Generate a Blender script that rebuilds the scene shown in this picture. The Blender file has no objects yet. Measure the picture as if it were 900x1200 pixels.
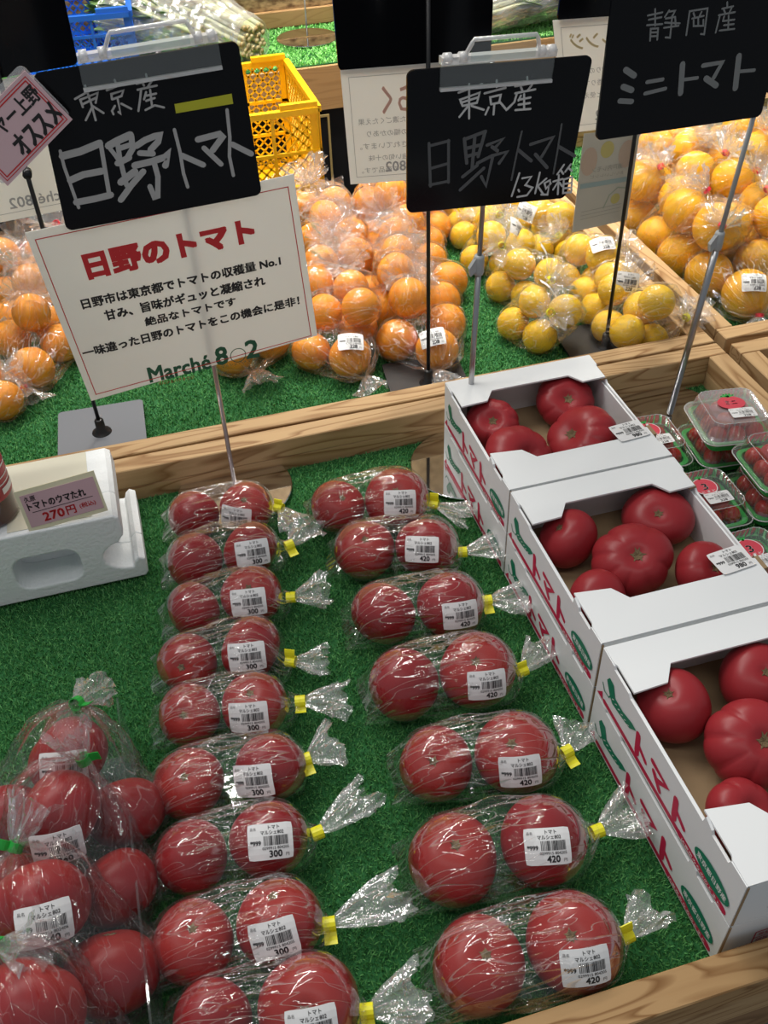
import bpy, bmesh, math, random
import numpy as np
from mathutils import Vector, Matrix, noise
from mathutils.bvhtree import BVHTree
sc = bpy.context.scene
COL = sc.collection
# ---------------------------------------------------------------- camera
cam_d = bpy.data.cameras.new('camera'); cam = bpy.data.objects.new('camera', cam_d); COL.objects.link(cam)
cam_d.sensor_fit = 'HORIZONTAL'; cam_d.sensor_width = 36.0; cam_d.lens = 36.0*1140/900
cam_d.clip_start = 0.02; cam_d.clip_end = 50
_right = Vector((0.96013709, -0.27799123, -0.02928537)); _down = Vector((-0.20670933, -0.6355791, -0.74384841)); _fwd = Vector((0.18817017, 0.72025001, -0.66770645))
M = Matrix.Identity(4)
for i in range(3):
    M[i][0] = _right[i]; M[i][1] = -_down[i]; M[i][2] = -_fwd[i]
M[0][3], M[1][3], M[2][3] = 0.0, 0.0, 0.84
cam.matrix_world = M
sc.camera = cam
# ---------------------------------------------------------------- world, lamps, exposure
w = bpy.data.worlds.new('shop_ambient'); sc.world = w; w.use_nodes = True
w.node_tree.nodes['Background'].inputs[0].default_value = (0.86, 0.93, 1.0, 1); w.node_tree.nodes['Background'].inputs[1].default_value = 0.25
def area(name, loc, tgt, sx, sy, power, color):
    d = bpy.data.lights.new(name, 'AREA'); d.shape = 'RECTANGLE'; d.size = sx; d.size_y = sy; d.energy = power; d.color = color
    o = bpy.data.objects.new(name, d); COL.objects.link(o); o.location = loc
    o.rotation_euler = (Vector(tgt)-Vector(loc)).to_track_quat('-Z', 'Y').to_euler()
    return o
area('ceiling_tube_light', (-0.4, 1.4, 2.3), (-0.3, 1.1, 0), 2.4, 0.045, 13, (1.0, 0.97, 0.92))
area('ceiling_tube_light', (-0.2, 2.0, 2.3), (0.2, 1.5, 0), 2.4, 0.045, 30, (1.0, 0.96, 0.90))
area('ceiling_tube_light', (-0.2, -0.1, 2.3), (0.1, 0.5, 0), 2.4, 0.045, 8.5, (1.0, 0.97, 0.93))
area('ceiling_tube_light', (0.4, 3.0, 2.3), (0.4, 2.2, 0), 2.4, 0.08, 32, (1.0, 0.96, 0.88))
area('ceiling_spot_panel', (0.95, 1.85, 1.9), (0.95, 1.80, 0), 0.14, 0.14, 6, (1.0, 0.93, 0.82)).data.spread = 1.1
area('ceiling_spot_panel', (0.25, 1.85, 1.9), (0.25, 1.75, 0), 0.14, 0.14, 3, (1.0, 0.93, 0.82)).data.spread = 1.1
area('ceiling_spot_panel', (0.55, 2.6, 1.9), (0.55, 2.5, 0), 0.14, 0.14, 5, (1.0, 0.95, 0.86)).data.spread = 1.2
vs = sc.view_settings; vs.view_transform = 'Standard'; vs.look = 'None'; vs.gamma = 1.0; vs.use_curve_mapping = False; vs.exposure = 0.10
sc.cycles.transparent_max_bounces = 32
sc.cycles.max_bounces = 10

DATA = {'pairs': [{'id': 'a1',
            't': [((-0.0007, 0.9395, 0.03), 0.0322, None), ((0.0658, 0.9355, 0.0307), 0.033, (-0.0997, -0.4519, 0.8865))],
            'tie': (0.1047, 0.9224, 0.03),
            'tail': (0.1174, 0.8874, 0.035),
            'st': ((0.0493, 0.9073, 0.0412), (-0.4814, -0.8218, 0.3047), (0.8573, -0.5139, -0.0315)),
            'price': '300'},
           {'id': 'a2',
            't': [((-0.0104, 0.86, 0.0309), 0.0332, None), ((0.0569, 0.8564, 0.032), 0.0344, None)],
            'tie': (0.1028, 0.8514, 0.03),
            'tail': (0.1307, 0.8749, 0.035),
            'st': ((0.0563, 0.8275, 0.0532), (-0.0172, -0.8065, 0.591), (0.9985, -0.0441, -0.0311)),
            'price': '300'},
           {'id': 'a3',
            't': [((-0.0224, 0.7825, 0.0293), 0.0315, None), ((0.0442, 0.7805, 0.0323), 0.0347, (-0.0993, -0.3906, 0.9152))],
            'tie': (0.0868, 0.7666, 0.03),
            'tail': (0.1229, 0.7613, 0.035),
            'st': ((0.0376, 0.7517, 0.053), (-0.1828, -0.7977, 0.5746), (0.9797, -0.1965, 0.0389)),
            'price': '300'},
           {'id': 'a4',
            't': [((-0.0391, 0.7072, 0.0299), 0.0321, (-0.2734, -0.7343, 0.6213)), ((0.0294, 0.7041, 0.0327), 0.0352, None)],
            'tie': (0.0672, 0.675, 0.03),
            'tail': (0.0993, 0.6667, 0.035),
            'st': ((0.0221, 0.675, 0.0535), (-0.1999, -0.7969, 0.5701), (0.9765, -0.2101, 0.0487)),
            'price': '300'},
           {'id': 'a5',
            't': [((-0.0474, 0.6379, 0.0296), 0.0319, (-0.1567, -0.5661, 0.8093)), ((0.0191, 0.6284, 0.0322), 0.0346, (-0.0888, -0.1681, 0.9818))],
            'tie': (0.0654, 0.6203, 0.03),
            'tail': (0.1052, 0.6084, 0.035),
            'st': ((0.0101, 0.5997, 0.0519), (-0.2488, -0.7977, 0.5493), (0.964, -0.2587, 0.0611)),
            'price': '300'},
           {'id': 'a6',
            't': [((-0.0572, 0.5564, 0.0315), 0.0339, (-0.0772, -0.3207, 0.944)), ((0.0198, 0.5508, 0.0322), 0.0347, None)],
            'tie': (0.0551, 0.5507, 0.03),
            'tail': (0.0851, 0.5563, 0.035),
            'st': ((0.0029, 0.5271, 0.0536), (-0.4689, -0.6564, 0.591), (0.882, -0.3845, 0.2727)),
            'price': '300'},
           {'id': 'a7',
            't': [((-0.066, 0.48, 0.0307), 0.033, None), ((0.005, 0.4751, 0.0331), 0.0356, None)],
            'tie': (0.0483, 0.4709, 0.03),
            'tail': (0.0963, 0.4953, 0.035),
            'st': ((0.0052, 0.4551, 0.0643), (0.0056, -0.5396, 0.8419), (0.9883, -0.1255, -0.087)),
            'price': '300'},
           {'id': 'a8',
            't': [((-0.0753, 0.403, 0.0319), 0.0343, (0.1413, -0.0639, 0.9879)), ((-0.0014, 0.3978, 0.0345), 0.0371, (-0.0229, 0.3525, 0.9355))],
            'tie': (0.0385, 0.3852, 0.03),
            'tail': (0.0956, 0.3911, 0.035),
            'st': ((-0.0089, 0.3711, 0.0614), (-0.1939, -0.6919, 0.6954), (0.9801, -0.1068, 0.167)),
            'price': '300'},
           {'id': 'a9',
            't': [((-0.0681, 0.3374, 0.0296), 0.0319, None), ((0.0071, 0.3213, 0.0373), 0.0401, (-0.1485, -0.434, 0.8886))],
            'tie': (0.0504, 0.3081, 0.03),
            'tail': (0.0901, 0.3077, 0.035),
            'st': ((0.0055, 0.2932, 0.068), (-0.0382, -0.6756, 0.7363), (0.9954, -0.0907, -0.0316)),
            'price': '300'},
           {'id': 'b1',
            't': [((0.1752, 0.8989, 0.0315), 0.0339, (0.1797, -0.4174, 0.8908)), ((0.2477, 0.8853, 0.0373), 0.0401, (-0.1395, -0.5082, 0.8499))],
            'tie': (0.2924, 0.868, 0.03),
            'tail': (0.3221, 0.8374, 0.035),
            'st': ((0.2431, 0.851, 0.0606), (-0.11, -0.8216, 0.5594), (0.9804, -0.1823, -0.0749)),
            'price': '420'},
           {'id': 'b2',
            't': [((0.1862, 0.8124, 0.0337), 0.0362, (-0.0213, -0.3416, 0.9396)), ((0.2577, 0.792, 0.0355), 0.0381, None)],
            'tie': (0.2972, 0.7763, 0.03),
            'tail': (0.3423, 0.7732, 0.035),
            'st': ((0.2427, 0.7653, 0.0607), (-0.377, -0.6731, 0.6363), (0.9006, -0.4269, 0.082)),
            'price': '420'},
           {'id': 'b3',
            't': [((0.1792, 0.7071, 0.034), 0.0366, None), ((0.2546, 0.6967, 0.0351), 0.0378, None)],
            'tie': (0.2974, 0.6939, 0.03),
            'tail': (0.3347, 0.6825, 0.035),
            'st': ((0.2541, 0.6622, 0.0538), (-0.0149, -0.8795, 0.4756), (0.997, -0.049, -0.0593)),
            'price': '420'},
           {'id': 'b4',
            't': [((0.1731, 0.6061, 0.035), 0.0376, None), ((0.2502, 0.5974, 0.0373), 0.0401, (-0.2124, -0.3065, 0.9279))],
            'tie': (0.297, 0.5892, 0.03),
            'tail': (0.3278, 0.6129, 0.035),
            'st': ((0.2464, 0.5618, 0.0586), (-0.0919, -0.854, 0.5121), (0.9907, -0.1304, -0.0397)),
            'price': '420'},
           {'id': 'b5',
            't': [((0.1733, 0.5064, 0.0333), 0.0358, (-0.2174, -0.4277, 0.8774)), ((0.2498, 0.4926, 0.0373), 0.0401, (-0.2733, -0.227, 0.9348))],
            'tie': (0.3002, 0.4836, 0.03),
            'tail': (0.3197, 0.504, 0.035),
            'st': ((0.24, 0.4584, 0.0591), (-0.2364, -0.8192, 0.5225), (0.9691, -0.2375, 0.0661)),
            'price': '420'},
           {'id': 'b6',
            't': [((0.1573, 0.406, 0.0373), 0.0401, (-0.0001, -0.1093, 0.994)), ((0.239, 0.3986, 0.0373), 0.0401, None)],
            'tie': (0.2919, 0.3977, 0.03),
            'tail': (0.3279, 0.4033, 0.035),
            'st': ((0.2307, 0.3765, 0.0716), (-0.199, -0.5309, 0.8238), (0.9633, -0.2605, 0.0649)),
            'price': '420'},
           {'id': 'b7',
            't': [((0.1472, 0.3137, 0.0357), 0.0384, (0.0832, -0.1723, 0.9815)), ((0.2263, 0.3081, 0.0373), 0.0401, (-0.2393, -0.1835, 0.9534))],
            'tie': (0.2734, 0.3031, 0.03),
            'tail': (0.3025, 0.3185, 0.035),
            'st': ((0.2208, 0.2768, 0.0643), (-0.1316, -0.7509, 0.6472), (0.9879, -0.1536, 0.0227)),
            'price': '420'}],
 'clusters': [{'id': 'o1',
               'kind': 'orange',
               'f': [(0.2247, 1.2636, 0.0301, 0.031), (0.2767, 1.225, 0.033, 0.034), (0.3082, 1.2998, 0.032, 0.033)],
               'tie': (0.2889, 1.1851, 0.02),
               'tail': (0.2931, 1.1731, 0.01),
               'st': ((0.2759, 1.2118, 0.0662), (-0.0225, -0.3694, 0.929), (0.9777, -0.2022, -0.0567))},
              {'id': 'o2',
               'kind': 'orange',
               'f': [(0.2575, 1.2994, 0.0706, 0.03), (0.3074, 1.2697, 0.0868, 0.031), (0.3035, 1.3978, 0.0301, 0.031)],
               'tie': (0.2322, 1.3413, 0.05),
               'tail': (0.221, 1.3341, 0.05),
               'st': None},
              {'id': 'o3',
               'kind': 'orange',
               'f': [(0.263, 1.3842, 0.075, 0.031), (0.3128, 1.3494, 0.0756, 0.031), (0.3611, 1.4126, 0.0281, 0.029)],
               'tie': (0.3121, 1.4062, 0.085),
               'tail': (0.3083, 1.3963, 0.11),
               'st': None},
              {'id': 'o4',
               'kind': 'orange',
               'f': [(0.288, 1.4496, 0.0744, 0.031), (0.349, 1.4573, 0.0744, 0.031), (0.3317, 1.4966, 0.0291, 0.03)],
               'tie': (0.3176, 1.4726, 0.09),
               'tail': (0.3157, 1.4586, 0.115),
               'st': None},
              {'id': 'o5',
               'kind': 'orange',
               'f': [(0.2985, 1.5381, 0.0744, 0.031), (0.3597, 1.532, 0.0744, 0.031), (0.3452, 1.5859, 0.0291, 0.03)],
               'tie': (0.328, 1.5314, 0.095),
               'tail': (0.3303, 1.5158, 0.12),
               'st': None},
              {'id': 'o6',
               'kind': 'orange',
               'f': [(0.2752, 1.649, 0.0301, 0.031), (0.3878, 1.649, 0.0301, 0.031), (0.33, 1.5903, 0.0865, 0.031)],
               'tie': (0.3392, 1.6097, 0.09),
               'tail': (0.3355, 1.6012, 0.11),
               'st': None},
              {'id': 'o7',
               'kind': 'orange',
               'f': [(0.331, 1.65, 0.0291, 0.03), (0.362, 1.65, 0.083, 0.03), (0.3037, 1.65, 0.082, 0.03)],
               'tie': (0.3257, 1.6927, 0.11),
               'tail': (0.3217, 1.6957, 0.13),
               'st': None},
              {'id': 'o8',
               'kind': 'orange',
               'f': [(0.3572, 1.2461, 0.033, 0.034), (0.4073, 1.2004, 0.033, 0.034), (0.4438, 1.2688, 0.032, 0.033)],
               'tie': (0.393, 1.1589, 0.025),
               'tail': (0.3974, 1.1397, 0.012),
               'st': ((0.3954, 1.1872, 0.064), (-0.332, -0.37, 0.8677), (0.9373, -0.2331, 0.2592))},
              {'id': 'o9',
               'kind': 'orange',
               'f': [(0.3598, 1.3478, 0.032, 0.033), (0.3867, 1.2769, 0.0838, 0.033), (0.4595, 1.3364, 0.032, 0.033)],
               'tie': (0.4017, 1.313, 0.085),
               'tail': (0.3959, 1.3022, 0.115),
               'st': None},
              {'id': 'o10',
               'kind': 'orange',
               'f': [(0.3885, 1.3542, 0.0883, 0.032), (0.4371, 1.42, 0.031, 0.032), (0.4965, 1.4008, 0.031, 0.032)],
               'tie': (0.4111, 1.3705, 0.09),
               'tail': (0.4057, 1.3608, 0.115),
               'st': None},
              {'id': 'o11',
               'kind': 'orange',
               'f': [(0.3945, 1.4903, 0.0301, 0.031), (0.4111, 1.4185, 0.0869, 0.031), (0.4883, 1.4822, 0.0301, 0.031)],
               'tie': (0.4178, 1.4306, 0.09),
               'tail': (0.4086, 1.4128, 0.115),
               'st': None},
              {'id': 'o12',
               'kind': 'orange',
               'f': [(0.4064, 1.5529, 0.0301, 0.031), (0.4311, 1.4986, 0.0787, 0.031), (0.5052, 1.5432, 0.0301, 0.031)],
               'tie': (0.435, 1.4975, 0.09),
               'tail': (0.4305, 1.4809, 0.115),
               'st': None},
              {'id': 'o13',
               'kind': 'orange',
               'f': [(0.4297, 1.6071, 0.0291, 0.03), (0.468, 1.547, 0.0772, 0.03), (0.5355, 1.5954, 0.0324, 0.03)],
               'tie': (0.4334, 1.5655, 0.085),
               'tail': (0.422, 1.5569, 0.1),
               'st': None},
              {'id': 'o14',
               'kind': 'orange',
               'f': [(0.4258, 1.648, 0.0727, 0.032), (0.4554, 1.6035, 0.1035, 0.033), (0.4655, 1.65, 0.0291, 0.03)],
               'tie': (0.4498, 1.6484, 0.1),
               'tail': (0.4447, 1.6275, 0.125),
               'st': None},
              {'id': 'o15',
               'kind': 'orange',
               'f': [(0.5217, 1.65, 0.0291, 0.03), (0.5608, 1.65, 0.0727, 0.03), (0.5091, 1.6231, 0.0786, 0.03)],
               'tie': (0.4885, 1.6015, 0.08),
               'tail': (0.4754, 1.5891, 0.1),
               'st': None},
              {'id': 'o16',
               'kind': 'orange',
               'f': [(-0.1894, 1.3489, 0.033, 0.034), (-0.2197, 1.4491, 0.031, 0.032), (-0.1449, 1.4123, 0.031, 0.032)],
               'tie': (-0.203, 1.317, 0.025),
               'tail': (-0.1963, 1.2863, 0.01),
               'st': ((-0.2015, 1.4213, 0.026), (0.5412, -0.8278, -0.1478), (0.8405, 0.5272, 0.1251))},
              {'id': 'o17',
               'kind': 'orange',
               'f': [(-0.2198, 1.5168, 0.0301, 0.031), (-0.1765, 1.428, 0.0819, 0.031), (-0.1585, 1.4805, 0.0291, 0.03)],
               'tie': (-0.175, 1.453, 0.09),
               'tail': (-0.1722, 1.4534, 0.11),
               'st': None},
              {'id': 'o18',
               'kind': 'orange',
               'f': [(-0.2284, 1.6058, 0.0301, 0.031), (-0.177, 1.5376, 0.0785, 0.031), (-0.1537, 1.5673, 0.0301, 0.031)],
               'tie': (-0.184, 1.5733, 0.09),
               'tail': (-0.1826, 1.5756, 0.11),
               'st': None},
              {'id': 'o19',
               'kind': 'orange',
               'f': [(-0.2212, 1.6486, 0.08, 0.031), (-0.189, 1.65, 0.0291, 0.03), (-0.2691, 1.65, 0.0291, 0.03)],
               'tie': (-0.1905, 1.7089, 0.06),
               'tail': (-0.1858, 1.6763, 0.1),
               'st': None},
              {'id': 'o20',
               'kind': 'orange',
               'f': [(-0.1559, 1.65, 0.0762, 0.03), (-0.1265, 1.65, 0.0291, 0.03), (-0.0685, 1.65, 0.0291, 0.03)],
               'tie': (-0.1268, 1.7191, 0.09),
               'tail': (-0.1309, 1.7111, 0.11),
               'st': None},
              {'id': 'o21',
               'kind': 'orange',
               'f': [(0.1077, 1.2931, 0.033, 0.034), (0.1703, 1.3138, 0.032, 0.033), (0.1411, 1.2622, 0.0816, 0.033)],
               'tie': (0.1332, 1.2546, 0.02),
               'tail': (0.1379, 1.23, 0.01),
               'st': None},
              {'id': 'o22',
               'kind': 'orange',
               'f': [(-0.2608, 1.347, 0.0301, 0.031), (-0.234, 1.2806, 0.0301, 0.031), (-0.2929, 1.2944, 0.0301, 0.031)],
               'tie': (-0.2293, 1.3153, 0.05),
               'tail': (-0.2147, 1.3198, 0.05),
               'st': None},
              {'id': 'o23',
               'kind': 'orange',
               'f': [(0.1402, 1.3936, 0.031, 0.032), (0.2031, 1.3955, 0.031, 0.032), (0.17, 1.3594, 0.0781, 0.032)],
               'tie': (0.173, 1.3659, 0.09),
               'tail': (0.1734, 1.3556, 0.11),
               'st': None},
              {'id': 'm1',
               'kind': 'lemon',
               'f': [(0.549, 1.2442, 0.0257, 0.0265), (0.5735, 1.1954, 0.0267, 0.0275), (0.6088, 1.1886, 0.0671, 0.027), (0.5758, 1.2295, 0.0676, 0.026)],
               'tie': (0.5845, 1.1802, 0.075),
               'tail': (0.5777, 1.1555, 0.09),
               'st': ((0.5966, 1.2303, 0.0853), (0.7605, 0.0277, 0.6488), (0.5801, -0.4779, -0.6596))},
              {'id': 'm2',
               'kind': 'lemon',
               'f': [(0.5736, 1.3623, 0.0252, 0.026), (0.5985, 1.3477, 0.0693, 0.027), (0.6367, 1.313, 0.0625, 0.026), (0.6015, 1.3195, 0.0252, 0.026)],
               'tie': (0.6259, 1.2813, 0.07),
               'tail': (0.6351, 1.2644, 0.08),
               'st': ((0.6241, 1.3417, 0.0798), (0.9041, -0.2128, 0.3704), (0.2919, -0.3253, -0.8994))},
              {'id': 'm3',
               'kind': 'lemon',
               'f': [(0.5651, 1.467, 0.0252, 0.026), (0.5893, 1.4541, 0.0702, 0.027), (0.6307, 1.4219, 0.0653, 0.026), (0.6075, 1.4403, 0.0243, 0.025)],
               'tie': (0.5827, 1.3892, 0.085),
               'tail': (0.5694, 1.3497, 0.1),
               'st': ((0.6076, 1.4369, 0.0834), (0.645, -0.6071, 0.4641), (0.699, 0.2233, -0.6794))},
              {'id': 'm4',
               'kind': 'lemon',
               'f': [(0.5785, 1.5595, 0.0252, 0.026), (0.6254, 1.5794, 0.0243, 0.025), (0.6161, 1.5385, 0.06, 0.025)],
               'tie': (0.6273, 1.5187, 0.075),
               'tail': (0.6257, 1.4922, 0.09),
               'st': None},
              {'id': 'm5',
               'kind': 'lemon',
               'f': [(0.575, 1.655, 0.0243, 0.025), (0.5865, 1.6098, 0.0243, 0.025), (0.623, 1.6426, 0.0243, 0.025)],
               'tie': (0.5854, 1.598, 0.06),
               'tail': (0.5899, 1.5883, 0.07),
               'st': None},
              {'id': 'm6',
               'kind': 'lemon',
               'f': [(0.692, 1.5794, 0.0262, 0.027), (0.7302, 1.5452, 0.0243, 0.025), (0.7282, 1.4778, 0.075, 0.026), (0.7093, 1.5249, 0.0655, 0.026)],
               'tie': (0.6416, 1.4889, 0.07),
               'tail': (0.6242, 1.4869, 0.08),
               'st': ((0.6875, 1.5115, 0.0751), (-0.7973, -0.4914, 0.3505), (0.4843, -0.8674, -0.1145))},
              {'id': 'm7',
               'kind': 'lemon',
               'f': [(0.6851, 1.4626, 0.0262, 0.027), (0.7284, 1.435, 0.0243, 0.025), (0.732, 1.4859, 0.0252, 0.026)],
               'tie': (0.7, 1.4195, 0.07),
               'tail': (0.6918, 1.421, 0.08),
               'st': None},
              {'id': 'm8',
               'kind': 'lemon',
               'f': [(0.682, 1.3474, 0.0272, 0.028), (0.7144, 1.367, 0.0663, 0.027), (0.73, 1.316, 0.076, 0.028), (0.732, 1.3313, 0.0252, 0.026)],
               'tie': (0.764, 1.3333, 0.075),
               'tail': (0.7974, 1.3303, 0.08),
               'st': ((0.7238, 1.3089, 0.1039), (-0.2101, -0.2417, 0.9473), (0.9646, -0.2095, 0.1605))},
              {'id': 'm9',
               'kind': 'lemon',
               'f': [(0.6952, 1.2929, 0.0272, 0.028), (0.6875, 1.2378, 0.0272, 0.028), (0.7208, 1.263, 0.0648, 0.027), (0.7027, 1.2155, 0.0733, 0.026)],
               'tie': (0.7365, 1.2339, 0.07),
               'tail': (0.7661, 1.26, 0.08),
               'st': ((0.7181, 1.2372, 0.0761), (-0.0968, -0.9116, 0.3996), (0.9577, -0.1946, -0.2121))},
              {'id': 'm10',
               'kind': 'lemon',
               'f': [(0.6847, 1.1826, 0.0276, 0.0285), (0.6883, 1.1335, 0.0468, 0.0275), (0.73, 1.1747, 0.056, 0.028), (0.73, 1.134, 0.0896, 0.028),
                     (0.732, 1.132, 0.0252, 0.026)],
               'tie': (0.7795, 1.1242, 0.06),
               'tail': (0.8088, 1.1371, 0.065),
               'st': None},
              {'id': 'm11',
               'kind': 'lemon',
               'f': [(0.6722, 1.6538, 0.0243, 0.025), (0.7206, 1.655, 0.0243, 0.025), (0.733, 1.6118, 0.0243, 0.025)],
               'tie': (0.6831, 1.5931, 0.07),
               'tail': (0.6851, 1.5997, 0.08),
               'st': None},
              {'id': 'g1',
               'kind': 'grapefruit',
               'f': [(0.9263, 1.1863, 0.0398, 0.041), (0.9024, 1.2627, 0.0388, 0.04), (1.0032, 1.2803, 0.0378, 0.039)],
               'tie': (0.9229, 1.1477, 0.03),
               'tail': (0.9174, 1.1268, 0.012),
               'st': ((0.9164, 1.1627, 0.0744), (-0.2301, -0.5486, 0.8038), (0.9293, -0.369, 0.0142))},
              {'id': 'g2',
               'kind': 'grapefruit',
               'f': [(0.891, 1.3406, 0.0378, 0.039), (0.9103, 1.279, 0.1146, 0.04), (0.9669, 1.3258, 0.0889, 0.038)],
               'tie': (0.8979, 1.2537, 0.13),
               'tail': (0.9032, 1.2551, 0.15),
               'st': None},
              {'id': 'g3',
               'kind': 'grapefruit',
               'f': [(0.89, 1.4164, 0.0369, 0.038), (0.8984, 1.3593, 0.11, 0.038), (0.9585, 1.4054, 0.0349, 0.036)],
               'tie': (0.9189, 1.3571, 0.13),
               'tail': (0.9235, 1.3642, 0.15),
               'st': None},
              {'id': 'g4',
               'kind': 'grapefruit',
               'f': [(0.89, 1.4912, 0.0369, 0.038), (0.9279, 1.4269, 0.0991, 0.038), (0.9539, 1.4741, 0.033, 0.034)],
               'tie': (0.9111, 1.3886, 0.13),
               'tail': (0.9048, 1.3929, 0.15),
               'st': None},
              {'id': 'g5',
               'kind': 'grapefruit',
               'f': [(0.9334, 1.5314, 0.0812, 0.037), (0.889, 1.487, 0.1113, 0.037), (0.888, 1.5623, 0.0349, 0.036)],
               'tie': (0.8993, 1.4657, 0.14),
               'tail': (0.9006, 1.4839, 0.16),
               'st': None},
              {'id': 'g6',
               'kind': 'grapefruit',
               'f': [(1.0918, 1.5469, 0.1022, 0.038), (1.0202, 1.5338, 0.092, 0.037), (1.0924, 1.6089, 0.0349, 0.036)],
               'tie': (1.029, 1.467, 0.15),
               'tail': (1.0532, 1.4817, 0.17),
               'st': None},
              {'id': 'g7',
               'kind': 'grapefruit',
               'f': [(1.0409, 1.4481, 0.1079, 0.038), (1.0663, 1.5279, 0.0359, 0.037), (1.1257, 1.4863, 0.0349, 0.036)],
               'tie': (1.0381, 1.3814, 0.15),
               'tail': (1.0426, 1.3735, 0.17),
               'st': None},
              {'id': 'g8',
               'kind': 'grapefruit',
               'f': [(1.0578, 1.377, 0.0913, 0.038), (1.0624, 1.4504, 0.0369, 0.038), (1.1087, 1.3916, 0.0369, 0.038)],
               'tie': (1.0273, 1.3293, 0.14),
               'tail': (1.0518, 1.3391, 0.15),
               'st': None},
              {'id': 'g9',
               'kind': 'grapefruit',
               'f': [(1.0127, 1.355, 0.0359, 0.037), (1.0381, 1.3038, 0.1028, 0.039), (1.0716, 1.3128, 0.0359, 0.037)],
               'tie': (0.9914, 1.2299, 0.13),
               'tail': (1.0165, 1.2373, 0.14),
               'st': None},
              {'id': 'g10',
               'kind': 'grapefruit',
               'f': [(1.0774, 1.6729, 0.1026, 0.038), (1.0051, 1.6647, 0.0915, 0.037), (1.0833, 1.7311, 0.0349, 0.036)],
               'tie': (1.0532, 1.5772, 0.12),
               'tail': (1.056, 1.5718, 0.15),
               'st': None},
              {'id': 'g11',
               'kind': 'grapefruit',
               'f': [(1.1903, 1.6591, 0.1029, 0.04), (1.2203, 1.763, 0.0349, 0.036), (1.2738, 1.7164, 0.0349, 0.036)],
               'tie': (1.1868, 1.5796, 0.13),
               'tail': (1.1913, 1.5752, 0.15),
               'st': None},
              {'id': 'g12',
               'kind': 'grapefruit',
               'f': [(1.1821, 1.5745, 0.0936, 0.039), (1.2521, 1.6012, 0.0369, 0.038), (1.2214, 1.6668, 0.0349, 0.036)],
               'tie': (1.1719, 1.5212, 0.14),
               'tail': (1.1791, 1.5056, 0.16),
               'st': None},
              {'id': 'g13',
               'kind': 'grapefruit',
               'f': [(1.0431, 1.6025, 0.1033, 0.037), (1.0518, 1.6672, 0.0349, 0.036), (1.0229, 1.6015, 0.0349, 0.036)],
               'tie': (1.0709, 1.5619, 0.12),
               'tail': (1.0701, 1.5682, 0.14),
               'st': None},
              {'id': 'g14',
               'kind': 'grapefruit',
               'f': [(0.8962, 1.635, 0.0349, 0.036), (0.8911, 1.5874, 0.1008, 0.036), (0.9935, 1.7083, 0.0349, 0.036)],
               'tie': (0.9037, 1.5479, 0.12),
               'tail': (0.8824, 1.5315, 0.16),
               'st': None},
              {'id': 'g15',
               'kind': 'grapefruit',
               'f': [(1.0165, 1.7762, 0.0349, 0.036), (1.074, 1.8171, 0.0349, 0.036), (0.9473, 1.7624, 0.0349, 0.036)],
               'tie': (0.9818, 1.6765, 0.11),
               'tail': (0.9628, 1.663, 0.14),
               'st': None}],
 'triples': [{'id': 'c1',
              'kind': 'tomato',
              'f': [(-0.1595, 0.5957, 0.0671, 0.04), (-0.2222, 0.563, 0.0361, 0.038), (-0.1183, 0.5409, 0.0351, 0.037)],
              'tie': (-0.1499, 0.612, 0.088),
              'tail': (-0.1309, 0.6451, 0.09),
              'st': ((-0.1594, 0.563, 0.0928), (0.0035, -0.7857, 0.6186), (0.9892, -0.088, -0.1173))},
             {'id': 'c2',
              'kind': 'tomato',
              'f': [(-0.1674, 0.5198, 0.0885, 0.04), (-0.1307, 0.4686, 0.0351, 0.037), (-0.2104, 0.4925, 0.0342, 0.036)],
              'tie': (-0.152, 0.5386, 0.1),
              'tail': (-0.1405, 0.5576, 0.12),
              'st': ((-0.1653, 0.4805, 0.102), (0.0505, -0.9448, 0.3238), (0.9971, 0.0294, -0.0696))},
             {'id': 'c3',
              'kind': 'tomato',
              'f': [(-0.1839, 0.4414, 0.0859, 0.042), (-0.1403, 0.3934, 0.038, 0.04), (-0.24, 0.4286, 0.0342, 0.036)],
              'tie': (-0.1934, 0.4728, 0.1),
              'tail': (-0.1864, 0.5021, 0.12),
              'st': ((-0.1751, 0.4091, 0.1139), (0.2007, -0.7399, 0.6421), (0.9771, 0.1042, -0.1853))},
             {'id': 'c4',
              'kind': 'tomato',
              'f': [(-0.1917, 0.3583, 0.0899, 0.042), (-0.2441, 0.3569, 0.0342, 0.036), (-0.1568, 0.3201, 0.0342, 0.036)],
              'tie': (-0.1982, 0.3761, 0.1),
              'tail': (-0.1976, 0.396, 0.12),
              'st': None}],
 'loose': {'1': [((0.3845, 0.9095, 0.0951), 0.0333, (-0.2984, -0.4503, 0.8415)), ((0.489, 0.9277, 0.0991), 0.0383, (-0.0829, -0.6002, 0.7955)),
                 ((0.4741, 0.8459, 0.1059), 0.0468, (-0.674, -0.0572, 0.7365)), ((0.388, 0.835, 0.1021), 0.042, (0.2195, -0.6543, 0.7237))],
           '2': [((0.3875, 0.69, 0.0946), 0.0327, (-0.5459, 0.011, 0.8378)), ((0.4953, 0.6922, 0.0994), 0.0387, (-0.2958, -0.4228, 0.8566)),
                 ((0.4383, 0.6359, 0.1022), 0.0421, (-0.2095, -0.4426, 0.8719)), ((0.5025, 0.6018, 0.0937), 0.0315, (0.128, -0.5536, 0.8229)),
                 ((0.3785, 0.598, 0.0925), 0.03, (-0.0469, -0.6996, 0.713))],
           '3': [((0.3863, 0.4549, 0.0959), 0.0342, (-0.3958, -0.0476, 0.9171)), ((0.4756, 0.4596, 0.096), 0.0343, (-0.1083, -0.3604, 0.9265)),
                 ((0.4322, 0.3966, 0.1011), 0.0408, (-0.0701, -0.451, 0.8898)), ((0.3868, 0.3407, 0.0942), 0.0322, (0.2833, -0.3343, 0.8989)),
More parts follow.
